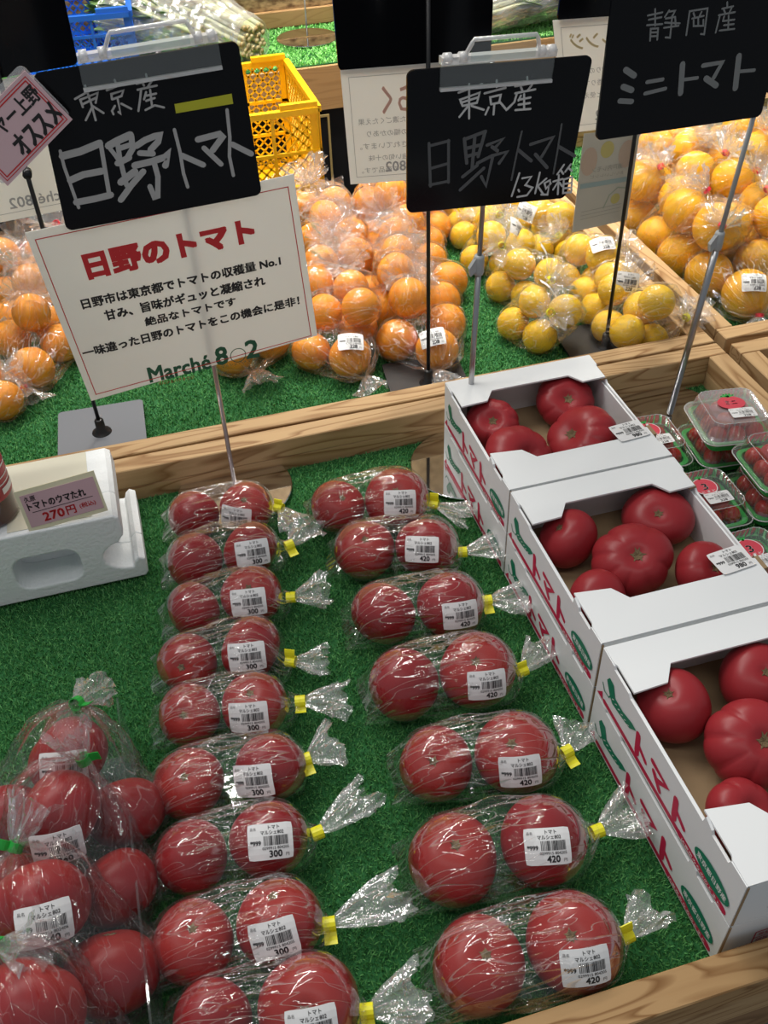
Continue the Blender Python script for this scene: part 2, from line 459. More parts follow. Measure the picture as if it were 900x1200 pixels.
                 ((0.501, 0.3715, 0.0949), 0.033, (0, 0, 1))]},
 'chalk_left': [(-0.0586, 0.985, 0.5531), (0.1328, 0.985, 0.5609), (0.1383, 0.985, 0.4089), (-0.0649, 0.985, 0.4007)],
 'paper_left': [(-0.1055, 0.99, 0.4032), (0.1748, 0.99, 0.4237), (0.1853, 0.99, 0.2253), (-0.0871, 0.99, 0.1915)],
 'chalk_mid': [(0.2904, 0.955, 0.5244), (0.4896, 0.955, 0.5164), (0.4748, 0.955, 0.3665), (0.2883, 0.955, 0.3776)],
 'diamond': [(-0.135, 0.972, 0.5102), (-0.0636, 0.972, 0.5605), (-0.0327, 0.972, 0.5133), (-0.1065, 0.972, 0.4598)],
 'chalk_right': [(0.509, 0.965, 0.5746), (0.714, 0.965, 0.5746), (0.714, 0.965, 0.4226), (0.509, 0.965, 0.4226)],
 'chalk_left_text': [(0.00314, [(0.052, 0.527), (0.0547, 0.4245), (0.0674, 0.2965), (0.0822, 0.1438)]), (0.00732, [(0.0575, 0.4931), (0.1447, 0.5021), (0.2437, 0.5304)]),
                     (0.00418, [(0.2497, 0.5399), (0.2451, 0.3579), (0.2411, 0.1838)]), (0.0068, [(0.0704, 0.3327), (0.1379, 0.3536), (0.2277, 0.3546)]),
                     (0.0068, [(0.0771, 0.1825), (0.1673, 0.183), (0.2476, 0.1898)]), (0.00732, [(0.2847, 0.5065), (0.3329, 0.5284), (0.3979, 0.5501)]),
                     (0.00575, [(0.4023, 0.5418), (0.3974, 0.4625), (0.3594, 0.405)]), (0.00418, [(0.2799, 0.5113), (0.3081, 0.4389), (0.3235, 0.3912)]),
                     (0.00471, [(0.3297, 0.5072), (0.3267, 0.4126), (0.3314, 0.2931), (0.3337, 0.2328)]), (0.00523, [(0.3309, 0.4777), (0.383, 0.4878)]),
                     (0.00628, [(0.3115, 0.3867), (0.3714, 0.4096)]), (0.00732, [(0.3095, 0.261), (0.3856, 0.3138)]),
                     (0.00628, [(0.2921, 0.1451), (0.3557, 0.2275), (0.4269, 0.304)]),
                     (0.00628, [(0.418, 0.4761), (0.4643, 0.5023), (0.5146, 0.5165), (0.5404, 0.5181), (0.526, 0.4773), (0.483, 0.4356)]),
                     (0.00575, [(0.4277, 0.4261), (0.4905, 0.408)]), (0.0068, [(0.3914, 0.3532), (0.4777, 0.3591), (0.5483, 0.3725), (0.569, 0.3974), (0.5407, 0.3184)]),
                     (0.00523, [(0.489, 0.3379), (0.4942, 0.2545), (0.4755, 0.1233), (0.4577, 0.12), (0.446, 0.1984)]),
                     (0.0034, [(0.6162, 0.5351), (0.624, 0.3895), (0.6227, 0.244), (0.6316, 0.1476)]), (0.00567, [(0.6298, 0.364), (0.7279, 0.2764)]),
                     (0.00624, [(0.7225, 0.4474), (0.8339, 0.4584), (0.8467, 0.4355), (0.7864, 0.3603)]), (0.0051, [(0.7456, 0.3858), (0.8176, 0.2595)]),
                     (0.0034, [(0.8913, 0.6015), (0.8835, 0.4271), (0.8656, 0.3015), (0.8699, 0.1692)]), (0.00567, [(0.8899, 0.3772), (0.9781, 0.2919)]),
                     (0.00209, [(0.1715, 0.8213), (0.2856, 0.8718)]), (0.00209, [(0.2312, 0.8878), (0.243, 0.7749), (0.2482, 0.6756)]),
                     (0.00209, [(0.2004, 0.7663), (0.1953, 0.8117), (0.2834, 0.8353), (0.2643, 0.7791)]), (0.00209, [(0.2031, 0.7835), (0.2723, 0.8084)]),
                     (0.00209, [(0.2436, 0.7569), (0.2015, 0.6859)]), (0.00209, [(0.245, 0.7655), (0.2917, 0.7108)]), (0.00209, [(0.3748, 0.8926), (0.3776, 0.8656)]),
                     (0.00209, [(0.3276, 0.8409), (0.4084, 0.8635)]), (0.00209, [(0.3445, 0.784), (0.3457, 0.8149), (0.406, 0.8242), (0.3924, 0.7933), (0.3478, 0.7833)]),
                     (0.00209, [(0.3713, 0.7783), (0.3718, 0.6888), (0.3633, 0.7023)]), (0.00209, [(0.352, 0.7423), (0.334, 0.715), (0.3377, 0.6936)]),
                     (0.00209, [(0.3843, 0.7487), (0.427, 0.7081)]), (0.00209, [(0.5278, 0.8959), (0.5302, 0.8644)]), (0.00209, [(0.4744, 0.8496), (0.5682, 0.8609)]),
                     (0.00209, [(0.504, 0.8522), (0.5081, 0.8318)]), (0.00209, [(0.552, 0.8554), (0.528, 0.8249)]), (0.00209, [(0.4741, 0.8141), (0.5694, 0.8206)]),
                     (0.00209, [(0.4916, 0.8148), (0.4741, 0.7427), (0.459, 0.6877)]), (0.00209, [(0.5128, 0.7925), (0.4963, 0.7514)]),
                     (0.00209, [(0.5097, 0.7709), (0.5592, 0.7737)]), (0.00209, [(0.5337, 0.8014), (0.5287, 0.7085)]), (0.00209, [(0.5053, 0.7405), (0.5486, 0.7491)]),
                     (0.00209, [(0.4939, 0.6864), (0.5424, 0.7055), (0.585, 0.6827)])],
 'tape': [(0.6381, 0.692), (0.9273, 0.6965), (0.9268, 0.6334), (0.6381, 0.6346)],
 'chalk_mid_text': [(0.00224, [(0.2751, 0.8308), (0.4007, 0.8743)]), (0.00224, [(0.3298, 0.8811), (0.3429, 0.6503)]),
                    (0.00224, [(0.3019, 0.74), (0.2863, 0.7833), (0.3911, 0.8193), (0.3802, 0.7531), (0.3019, 0.74)]), (0.00224, [(0.2918, 0.762), (0.3842, 0.7891)]),
                    (0.00224, [(0.3293, 0.7319), (0.2874, 0.6669)]), (0.00224, [(0.3516, 0.7349), (0.4217, 0.7013)]), (0.00224, [(0.4788, 0.8918), (0.4825, 0.8461)]),
                    (0.00224, [(0.4184, 0.8115), (0.5324, 0.8362)]), (0.00224, [(0.46, 0.7345), (0.4519, 0.7824), (0.5094, 0.7922), (0.5048, 0.7405), (0.46, 0.7345)]),
                    (0.00224, [(0.4783, 0.7326), (0.4793, 0.6632)]), (0.00224, [(0.448, 0.7146), (0.4332, 0.6679)]),
                    (0.00224, [(0.5039, 0.7511), (0.5504, 0.6881), (0.575, 0.7176)]), (0.00224, [(0.6464, 0.8958), (0.6527, 0.855)]),
                    (0.00224, [(0.5854, 0.8412), (0.7001, 0.8555)]), (0.00224, [(0.6176, 0.833), (0.6294, 0.8062)]), (0.00224, [(0.6792, 0.8423), (0.6567, 0.8035)]),
                    (0.00224, [(0.5901, 0.7946), (0.7011, 0.8095)]), (0.00224, [(0.5992, 0.7937), (0.5913, 0.7371), (0.5548, 0.6898)]),
                    (0.00224, [(0.6236, 0.7757), (0.6134, 0.7433)]), (0.00224, [(0.6128, 0.7486), (0.68, 0.7576)]), (0.00224, [(0.6407, 0.7844), (0.6517, 0.6831)]),
                    (0.00224, [(0.6162, 0.7155), (0.6797, 0.7197)]), (0.00224, [(0.6015, 0.6807), (0.6889, 0.6793)]), (0.00224, [(0.6736, 0.2251), (0.6435, 0.057)]),
                    (0.00224, [(0.6805, 0.1004), (0.688, 0.0866)]),
                    (0.00224, [(0.6957, 0.185), (0.7517, 0.1909), (0.7215, 0.1313), (0.7696, 0.1063), (0.7404, 0.0515), (0.6801, 0.0459)]),
                    (0.00224, [(0.8014, 0.2162), (0.7921, 0.0608)]), (0.00224, [(0.8496, 0.1667), (0.8018, 0.1152), (0.8445, 0.0491)]),
                    (0.00224, [(0.8747, 0.151), (0.842, 0.1321), (0.8576, 0.0891), (0.8833, 0.1245), (0.8756, 0.1446), (0.874, 0.0416), (0.8325, 0.0467)]),
                    (0.00224, [(0.9467, 0.2573), (0.9145, 0.1904)]), (0.00224, [(0.9323, 0.2195), (0.9526, 0.1896)]), (0.00224, [(0.9896, 0.256), (0.9626, 0.2035)]),
                    (0.00224, [(0.9782, 0.2327), (1.0044, 0.2048)]), (0.00224, [(0.8966, 0.1382), (0.9552, 0.1515)]), (0.00224, [(0.9256, 0.1828), (0.9411, 0.0372)]),
                    (0.00224, [(0.9256, 0.1258), (0.905, 0.0768)]), (0.00224, [(0.9389, 0.1242), (0.9602, 0.096)]),
                    (0.00224, [(0.9629, 0.1468), (0.9742, 0.0423), (1.0275, 0.0423), (1.0144, 0.1597), (0.9629, 0.1468)]),
                    (0.00224, [(0.9681, 0.1117), (1.0163, 0.1149)]), (0.00224, [(0.9731, 0.0776), (1.0218, 0.0795)])],
 'chalk_mid_faint': [(0.00316, [(0.1222, 0.5032), (0.1373, 0.1909)]), (0.00316, [(0.1268, 0.4853), (0.2358, 0.5081)]), (0.00316, [(0.2328, 0.5119), (0.2443, 0.2067)]),
                     (0.00316, [(0.1374, 0.3225), (0.239, 0.3474)]), (0.00316, [(0.1326, 0.2011), (0.2439, 0.2163)]), (0.00379, [(0.3226, 0.5139), (0.3463, 0.3364)]),
                     (0.00379, [(0.3229, 0.5082), (0.4415, 0.5517)]), (0.00379, [(0.4399, 0.5485), (0.411, 0.3767)]), (0.00379, [(0.3824, 0.53), (0.3804, 0.2963)]),
                     (0.00379, [(0.3357, 0.4437), (0.4151, 0.458)]), (0.00379, [(0.3389, 0.3849), (0.4094, 0.4004)]), (0.00379, [(0.3272, 0.2389), (0.4102, 0.3146)]),
                     (0.00379, [(0.3173, 0.1422), (0.4507, 0.2881)]), (0.00379, [(0.458, 0.4532), (0.5497, 0.4891), (0.5073, 0.4304)]),
                     (0.00379, [(0.4876, 0.4384), (0.5236, 0.4052)]), (0.00379, [(0.4093, 0.3292), (0.4927, 0.3733), (0.5822, 0.3927), (0.5409, 0.314)]),
                     (0.00379, [(0.498, 0.3668), (0.4749, 0.1548), (0.4402, 0.2279)]), (0.00379, [(0.649, 0.397), (0.7361, 0.3096)]),
                     (0.00379, [(0.7174, 0.4303), (0.8487, 0.4679), (0.7968, 0.3328)]), (0.00379, [(0.7551, 0.3554), (0.8419, 0.2486)]),
                     (0.00379, [(0.8957, 0.3929), (1.0051, 0.3151)]), (0.00224, [(0.6543, 0.5288), (0.6393, 0.3507), (0.6286, 0.1805)]),
                     (0.00224, [(0.887, 0.5545), (0.8893, 0.37), (0.8882, 0.1998)])],
 'chalk_right_text': [(0.00192, [(0.2071, 0.8079), (0.2859, 0.8162)]), (0.00192, [(0.2429, 0.8432), (0.2565, 0.737)]), (0.00192, [(0.2152, 0.7802), (0.2851, 0.7866)]),
                      (0.00192, [(0.21, 0.7468), (0.2957, 0.7422)]), (0.00192, [(0.2398, 0.6438), (0.234, 0.7208), (0.2751, 0.7182), (0.2799, 0.6446)]),
                      (0.00192, [(0.237, 0.6966), (0.2755, 0.6932)]), (0.00192, [(0.2401, 0.6722), (0.2786, 0.6688)]), (0.00192, [(0.3226, 0.8239), (0.3041, 0.7861)]),
                      (0.00192, [(0.319, 0.8159), (0.3566, 0.8172), (0.348, 0.7907)]), (0.00192, [(0.3104, 0.7745), (0.3621, 0.7781)]),
                      (0.00192, [(0.3621, 0.7781), (0.373, 0.7206)]), (0.00192, [(0.309, 0.749), (0.3943, 0.7327)]), (0.00192, [(0.3086, 0.7167), (0.3896, 0.7182)]),
                      (0.00192, [(0.3444, 0.789), (0.3515, 0.6473), (0.3247, 0.6534)]),
                      (0.00192, [(0.4427, 0.6506), (0.4395, 0.8027), (0.5394, 0.8073), (0.5463, 0.6412), (0.526, 0.6464)]),
                      (0.00192, [(0.4612, 0.7536), (0.5244, 0.7621)]), (0.00192, [(0.4626, 0.7889), (0.4743, 0.7626)]), (0.00192, [(0.5085, 0.7901), (0.5008, 0.7654)]),
                      (0.00192, [(0.4943, 0.7577), (0.5028, 0.7023)]), (0.00192, [(0.4707, 0.7415), (0.4764, 0.7038), (0.5325, 0.6981), (0.5264, 0.737)]),
                      (0.00192, [(0.6463, 0.8313), (0.6519, 0.7985)]), (0.00192, [(0.6237, 0.7937), (0.6856, 0.8004)]), (0.00192, [(0.6345, 0.7869), (0.6464, 0.7626)]),
                      (0.00192, [(0.6784, 0.7917), (0.6696, 0.7638)]), (0.00192, [(0.6108, 0.7546), (0.7022, 0.7615)]), (0.00192, [(0.6182, 0.7568), (0.6116, 0.6429)]),
                      (0.00192, [(0.644, 0.7424), (0.6411, 0.7134)]), (0.00192, [(0.6451, 0.7129), (0.7078, 0.7129)]), (0.00192, [(0.669, 0.7444), (0.681, 0.6573)]),
                      (0.00192, [(0.6518, 0.6846), (0.7089, 0.6842)]), (0.00192, [(0.6325, 0.6532), (0.7185, 0.652)]), (0.00651, [(0.123, 0.4722), (0.1767, 0.4252)]),
                      (0.00651, [(0.121, 0.3594), (0.1733, 0.3276)]), (0.00575, [(0.1118, 0.264), (0.1824, 0.2475)]), (0.00421, [(0.2565, 0.3687), (0.3465, 0.3729)]),
                      (0.00421, [(0.2543, 0.291), (0.3713, 0.3059)]), (0.00651, [(0.449, 0.4592), (0.4659, 0.2586)]), (0.00383, [(0.4616, 0.351), (0.5517, 0.3507)]),
                      (0.00498, [(0.5723, 0.431), (0.6838, 0.4358), (0.65, 0.3351)]), (0.00651, [(0.6039, 0.3389), (0.6745, 0.278)]),
                      (0.0069, [(0.7779, 0.4629), (0.7958, 0.2405)]), (0.00383, [(0.7939, 0.3559), (0.8902, 0.3502)])],
 'paper_left_lines': [('日野のトマト', 'red', 0.11, (0.1648, 0.6954), (0.8103, 0.6817), 0.12670000000000003),
                      ('日野市は東京都でトマトの収穫量 No.1', 'ink', 0.07, (0.1013, 0.5422), (0.8945, 0.5084), 0.05520000000000003),
                      ('甘み、旨味がギュッと凝縮され', 'ink', 0.07, (0.1705, 0.447), (0.8187, 0.4134), 0.057099999999999984),
                      ('絶品なトマトです', 'ink', 0.07, (0.313, 0.3556), (0.6852, 0.3397), 0.04959999999999998),
                      ('一味違った日野のトマトをこの機会に是非！', 'ink', 0.07, (0.038, 0.2685), (0.944, 0.2365), 0.054400000000000004),
                      ('Marché', 'dgreen', 0.06, (0.2593, 0.0098), (0.5222, -0.012), 0.092),
                      ('8', 'dgreen', 0.06, (0.5497, -0.0066), (0.599, -0.011), 0.11149999999999999), ('2', 'dgreen', 0.06, (0.6797, -0.0174), (0.734, -0.0237), 0.113),
                      ('マルシェハチオウジ', 'red', 0.0, (0.286, -0.0211), (0.4407, -0.0468), 0.0221),
                      ('マルシェ ハチマルニ', 'dgreen', 0.0, (0.5649, -0.0319), (0.7309, -0.0468), 0.017099999999999997)],
 'paper_left_ring': ((0.6464, 0.0219),),
 'paper_left_border': [(0.0261, 0.9565), (0.9716, 0.9391), (0.9723, 0.0119), (0.0282, 0.0334)],
 'paper_mid': [(0.2737, 1.165, 0.4634), (0.4628, 1.165, 0.4553), (0.4614, 1.165, 0.3107), (0.2787, 1.165, 0.324)],
 'board_mid': [(0.268, 1.165, 0.6), (0.463, 1.165, 0.6), (0.463, 1.165, 0.45), (0.272, 1.165, 0.462)],
 'board_left': [(-0.215, 1.19, 0.64), (-0.018, 1.19, 0.64), (-0.02, 1.19, 0.496), (-0.215, 1.19, 0.486)],
 'paper_farleft': [(-0.25, 1.19, 0.488), (-0.02, 1.19, 0.492), (-0.02, 1.19, 0.337), (-0.25, 1.19, 0.325)],
 'board_far': [(0.56, 1.175, 0.62), (0.76, 1.175, 0.62), (0.75, 1.175, 0.482), (0.553, 1.175, 0.484)],
 'paper_far': [(0.546, 1.175, 0.487), (0.75, 1.175, 0.478), (0.75, 1.175, 0.341), (0.575, 1.175, 0.345)],
 'card_far': [(0.6, 1.172, 0.345), (0.683, 1.172, 0.341), (0.682, 1.172, 0.211), (0.598, 1.172, 0.206)],
 'bases': {'acr': (0.0601, 1.0028, 0.0),
           'mid': (0.3676, 0.9583, 0.0),
           'right': (0.677, 0.9696, -0.0),
           'farleft': (-0.1011, 1.1792, 0.0),
           'b502': (0.3763, 1.1487, 0.0),
           'b743': (0.6672, 1.1561, 0.0)}}

# ---------------------------------------------------------------- materials
def mat(name, color=(.8,.8,.8), rough=.5, metal=0., spec=.5, sss=0., coat=0., trans=0., ior=1.45, bump=None, alpha=1.):
    m = bpy.data.materials.new(name); m.use_nodes = True; b = m.node_tree.nodes['Principled BSDF']; I = b.inputs
    I['Base Color'].default_value = (*color, 1); I['Roughness'].default_value = rough; I['Metallic'].default_value = metal
    I['Specular IOR Level'].default_value = spec; I['Coat Weight'].default_value = coat; I['Transmission Weight'].default_value = trans; I['IOR'].default_value = ior
    if sss: I['Subsurface Weight'].default_value = sss; I['Subsurface Radius'].default_value = (.012,.004,.002)
    if bump:
        n = m.node_tree.nodes; l = m.node_tree.links
        tc = n.new('ShaderNodeTexCoord'); mp = n.new('ShaderNodeMapping'); nz = n.new('ShaderNodeTexNoise'); bp = n.new('ShaderNodeBump')
        mp.inputs['Scale'].default_value = bump[2] if len(bump) > 2 else (1,1,1)
        l.new(tc.outputs['Object'], mp.inputs[0]); l.new(mp.outputs[0], nz.inputs['Vector']); nz.inputs['Scale'].default_value = bump[0]; nz.inputs['Detail'].default_value = 4
        bp.inputs['Strength'].default_value = bump[1]; bp.inputs['Distance'].default_value = .002
        l.new(nz.outputs[0], bp.inputs['Height']); l.new(bp.outputs[0], I['Normal'])
    return m
def mix_noise(m, c1, c2, scale, stretch=(1,1,1), lo=.35, hi=.65, detail=4):
    n = m.node_tree.nodes; l = m.node_tree.links; b = n['Principled BSDF']
    tc = n.new('ShaderNodeTexCoord'); mp = n.new('ShaderNodeMapping'); nz = n.new('ShaderNodeTexNoise'); r = n.new('ShaderNodeValToRGB')
    mp.inputs['Scale'].default_value = stretch; nz.inputs['Scale'].default_value = scale; nz.inputs['Detail'].default_value = detail
    l.new(tc.outputs['Object'], mp.inputs[0]); l.new(mp.outputs[0], nz.inputs['Vector']); l.new(nz.outputs[0], r.inputs[0])
    r.color_ramp.elements[0].position = lo; r.color_ramp.elements[1].position = hi
    r.color_ramp.elements[0].color = (*c1,1); r.color_ramp.elements[1].color = (*c2,1)
    l.new(r.outputs[0], b.inputs['Base Color']); return m
def wood_mat(name, axis, c1, c2, c3, rings=1.0, st=(1.0, 9, 9)):
    m = mat(name, rough=.55, spec=.3); n = m.node_tree.nodes; l = m.node_tree.links; b = n['Principled BSDF']
    tc = n.new('ShaderNodeTexCoord'); mp = n.new('ShaderNodeMapping')
    mp.inputs['Scale'].default_value = st if axis == 'x' else (9, 1.0, 9)
    l.new(tc.outputs['Object'], mp.inputs[0])
    wv = n.new('ShaderNodeTexNoise'); wv.inputs['Scale'].default_value = 2.6*rings; wv.inputs['Detail'].default_value = 1.5; wv.inputs['Distortion'].default_value = .4
    l.new(mp.outputs[0], wv.inputs['Vector'])
    mul = n.new('ShaderNodeMath'); mul.operation = 'MULTIPLY'; mul.inputs[1].default_value = 9.0; l.new(wv.outputs[0], mul.inputs[0])
    fr = n.new('ShaderNodeMath'); fr.operation = 'FRACT'; l.new(mul.outputs[0], fr.inputs[0])
    r = n.new('ShaderNodeValToRGB'); l.new(fr.outputs[0], r.inputs[0])
    e = r.color_ramp.elements; e[0].position = 0; e[0].color = (*c1,1); e[1].position = 1; e[1].color = (*c1,1)
    a = r.color_ramp.elements.new(.55); a.color = (*c1,1); a = r.color_ramp.elements.new(.86); a.color = (*c2,1)
    nz = n.new('ShaderNodeTexNoise'); nz.inputs['Scale'].default_value = 60; nz.inputs['Detail'].default_value = 5
    mp2 = n.new('ShaderNodeMapping'); mp2.inputs['Scale'].default_value = (.06,2,2) if axis == 'x' else (2,.06,2)
    l.new(tc.outputs['Object'], mp2.inputs[0]); l.new(mp2.outputs[0], nz.inputs['Vector'])
    mx = n.new('ShaderNodeMixRGB'); mx.blend_type = 'MIX'; mx.inputs[2].default_value = (*c3,1)
    rr = n.new('ShaderNodeMapRange'); rr.inputs[1].default_value = .5; rr.inputs[2].default_value = .75; rr.inputs[4].default_value = .6
    l.new(nz.outputs[0], rr.inputs[0]); l.new(rr.outputs[0], mx.inputs[0]); l.new(r.outputs[0], mx.inputs[1]); l.new(mx.outputs[0], b.inputs['Base Color'])
    bp = n.new('ShaderNodeBump'); bp.inputs['Strength'].default_value = .15; bp.inputs['Distance'].default_value = .001; l.new(nz.outputs[0], bp.inputs['Height']); l.new(bp.outputs[0], b.inputs['Normal'])
    return m
WX = wood_mat('pine_along_x', 'x', (.46,.30,.15), (.25,.13,.05), (.36,.22,.10))
WY = wood_mat('pine_along_y', 'y', (.46,.30,.15), (.25,.13,.05), (.36,.22,.10))
WF = wood_mat('pine_front_rail', 'x', (.40,.245,.11), (.20,.095,.03), (.33,.19,.08), 1.0, (2.0, 13, 13))
WD = wood_mat('pine_brown', 'x', (.30,.175,.085), (.20,.11,.05), (.24,.14,.07))
def film_mat(name, base=.05, white=.035, rough=.10, bump=.5, scale=60, stretch=(1,1,1), tint=(1,1,1), edge=.55, crease=None):
    m = bpy.data.materials.new(name); m.use_nodes = True; n = m.node_tree.nodes; l = m.node_tree.links; n.clear()
    out = n.new('ShaderNodeOutputMaterial'); tr = n.new('ShaderNodeBsdfTransparent'); gl = n.new('ShaderNodeBsdfGlossy'); df = n.new('ShaderNodeBsdfDiffuse')
    tr.inputs[0].default_value = (*[.985*t for t in tint],1); gl.inputs['Roughness'].default_value = rough; gl.inputs[0].default_value = (1,1,1,1)
    lw = n.new('ShaderNodeLayerWeight'); lw.inputs[0].default_value = .25
    mr = n.new('ShaderNodeMapRange'); mr.inputs[3].default_value = base; mr.inputs[4].default_value = edge
    tc = n.new('ShaderNodeTexCoord'); mp = n.new('ShaderNodeMapping'); mp.inputs['Scale'].default_value = stretch
    nz = n.new('ShaderNodeTexNoise'); nz.inputs['Scale'].default_value = scale; nz.inputs['Detail'].default_value = 3; nz.inputs['Distortion'].default_value = .6
    bp = n.new('ShaderNodeBump'); bp.inputs['Strength'].default_value = bump; bp.inputs['Distance'].default_value = .004
    l.new(tc.outputs['Object'], mp.inputs[0]); l.new(mp.outputs[0], nz.inputs['Vector']); l.new(nz.outputs[0], bp.inputs['Height'])
    msk = None
    if crease:       # thin crumple lines: sharp little ridges that catch the lamps and whiten the film slightly
        for cs, wd_, seed in ((crease[0], crease[1], 0.), (crease[0]*2.1, crease[1]*1.3, 7.)):
            c = n.new('ShaderNodeTexNoise'); c.inputs['Scale'].default_value = cs; c.inputs['Detail'].default_value = .6; c.inputs['Distortion'].default_value = .3
            fa = n.new('ShaderNodeAttribute'); fa.attribute_name = 'fold'; of = n.new('ShaderNodeVectorMath'); of.inputs[1].default_value = (seed,)*3; l.new(fa.outputs['Vector'], of.inputs[0]); l.new(of.outputs[0], c.inputs['Vector'])
            a = n.new('ShaderNodeMath'); a.operation = 'SUBTRACT'; a.inputs[1].default_value = .5; l.new(c.outputs[0], a.inputs[0])
            b = n.new('ShaderNodeMath'); b.operation = 'ABSOLUTE'; l.new(a.outputs[0], b.inputs[0])
            k = n.new('ShaderNodeMapRange'); k.interpolation_type = 'SMOOTHSTEP'; k.inputs[1].default_value = wd_; k.inputs[2].default_value = 0; l.new(b.outputs[0], k.inputs[0])
            if msk is None: msk = k.outputs[0]
            else: mx = n.new('ShaderNodeMath'); mx.operation = 'MAXIMUM'; l.new(msk, mx.inputs[0]); l.new(k.outputs[0], mx.inputs[1]); msk = mx.outputs[0]
        b2 = n.new('ShaderNodeBump'); b2.inputs['Strength'].default_value = crease[2]; b2.inputs['Distance'].default_value = .0015; l.new(msk, b2.inputs['Height']); l.new(bp.outputs[0], b2.inputs['Normal']); bp = b2
    for q in (gl, lw): l.new(bp.outputs[0], q.inputs['Normal'])
    l.new(lw.outputs['Fresnel'], mr.inputs[0])
    m1 = n.new('ShaderNodeMixShader'); l.new(mr.outputs[0], m1.inputs[0]); l.new(tr.outputs[0], m1.inputs[1]); l.new(gl.outputs[0], m1.inputs[2])
    m2 = n.new('ShaderNodeMixShader'); m2.inputs[0].default_value = white; df.inputs[0].default_value = (.9,.9,.9,1)
    if crease:
        wm = n.new('ShaderNodeMapRange'); wm.inputs[3].default_value = white; wm.inputs[4].default_value = crease[3]; l.new(msk, wm.inputs[0]); l.new(wm.outputs[0], m2.inputs[0])
    l.new(m1.outputs[0], m2.inputs[1]); l.new(df.outputs[0], m2.inputs[2]); l.new(m2.outputs[0], out.inputs[0])
    return m
FILM = film_mat('bag_film', base=.035, white=.006, rough=.05, stretch=(.3,1,1), scale=26, bump=.20, edge=.40, crease=(1.4, .009, .8, .15))
FILM2 = film_mat('bag_film_loose', base=.04, scale=40, bump=.5, white=.012, rough=.06, edge=.42, crease=(1.9, .014, .9, .26))
FILM3 = film_mat('bag_film_upright', base=.035, scale=34, bump=.4, white=.008, rough=.055, edge=.40, crease=(2.2, .0065, .9, .13))
TAIL = film_mat('bag_tail_film', base=.09, white=.095, rough=.06, scale=60, bump=.7)
CLEAR = film_mat('clear_acrylic', base=.05, white=.02, rough=.03, scale=3, bump=.02, tint=(.93,.97,.96))
CLIPM = film_mat('clear_clip_plastic', base=.20, white=.12, rough=.12, scale=45, bump=.5, tint=(.93,.94,.94))
ROD = mat('acrylic_rod', (.50,.42,.43), rough=.12, spec=.8, metal=.35, coat=.5)
CLIPB = film_mat('clip_thick_plastic', base=.25, white=.38, rough=.12, scale=60, bump=.6)
LIDM = film_mat('clear_lid_plastic', base=.12, white=.03, rough=.10, scale=25, bump=.25, edge=.8)

def tomato_mat(name, c1, c2):
    m = mat(name, c1, rough=.34, spec=.30, sss=.05); n = m.node_tree.nodes; l = m.node_tree.links; b = n['Principled BSDF']
    b.inputs['Coat Roughness'].default_value = .25
    tc = n.new('ShaderNodeTexCoord'); sp = n.new('ShaderNodeSeparateXYZ'); l.new(tc.outputs['Object'], sp.inputs[0])
    nz = n.new('ShaderNodeTexNoise'); nz.inputs['Scale'].default_value = 3; l.new(tc.outputs['Object'], nz.inputs['Vector'])
    ad = n.new('ShaderNodeMath'); ad.operation = 'MULTIPLY_ADD'; ad.inputs[1].default_value = .5; l.new(nz.outputs[0], ad.inputs[0]); l.new(sp.outputs[2], ad.inputs[2])
    r = n.new('ShaderNodeValToRGB'); l.new(ad.outputs[0], r.inputs[0]); r.color_ramp.elements[0].color = (*c1,1); r.color_ramp.elements[1].color = (*c2,1)
    r.color_ramp.elements[0].position = .35; r.color_ramp.elements[1].position = 1.15
    l.new(r.outputs[0], b.inputs['Base Color'])
    bp = n.new('ShaderNodeBump'); bp.inputs['Strength'].default_value = .06; n2 = n.new('ShaderNodeTexNoise'); n2.inputs['Scale'].default_value = 30; l.new(tc.outputs['Object'], n2.inputs['Vector'])
    l.new(n2.outputs[0], bp.inputs['Height']); l.new(bp.outputs[0], b.inputs['Normal'])
    return m
TOM = tomato_mat('tomato_skin', (.27,.014,.017), (.33,.026,.021))
TOMB = tomato_mat('beefsteak_tomato_skin', (.30,.024,.030), (.36,.040,.036))
SCAR = mix_noise(mat('stem_scar', rough=.9), (.07,.045,.02), (.27,.19,.10), 6)
def citrus(name, c1, c2, sc_=9):
    m = mat(name, c1, rough=.38, spec=.45, sss=.08, bump=(55,.35)); return mix_noise(m, c1, c2, 1.6, lo=.3, hi=.75)
ORANGE = citrus('orange_peel', (.80,.26,.006), (.85,.35,.010))
LEMON = citrus('lemon_peel', (.78,.46,.006), (.85,.56,.015))
GRAPE = citrus('grapefruit_peel', (.84,.46,.010), (.86,.37,.010))
WHITE = mat('white_paper', (.80,.80,.79), rough=.7)
PAPER = mat('notice_paper', (.90,.90,.87), rough=.7)
_n = PAPER.node_tree.nodes; _l = PAPER.node_tree.links; _t = _n.new('ShaderNodeBsdfTranslucent'); _t.inputs[0].default_value = (.92,.91,.87,1); _m = _n.new('ShaderNodeMixShader'); _m.inputs[0].default_value = .50
_l.new(_n['Principled BSDF'].outputs[0], _m.inputs[1]); _l.new(_t.outputs[0], _m.inputs[2]); _l.new(_m.outputs[0], _n['Material Output'].inputs[0])
STICK = mat('sticker_white', (.78,.78,.78), rough=.45)
INK = mat('black_ink', (.018,.018,.02), rough=.6)
GREY = mat('grey_ink', (.42,.42,.42), rough=.7)
RED = mat('red_ink', (.62,.03,.035), rough=.6)
DGREEN = mat('dark_green_ink', (.025,.12,.06), rough=.6)
BOARD = mat('black_board', (.004,.0045,.006), rough=.14, spec=.2)
CHALK = mat('chalk_marker', (.42,.42,.42), rough=.8)
CHALKW = mat('white_chalk_marker', (.56,.57,.57), rough=.8)
CHALKD = mat('dull_chalk_marker', (.095,.10,.105), rough=.8)
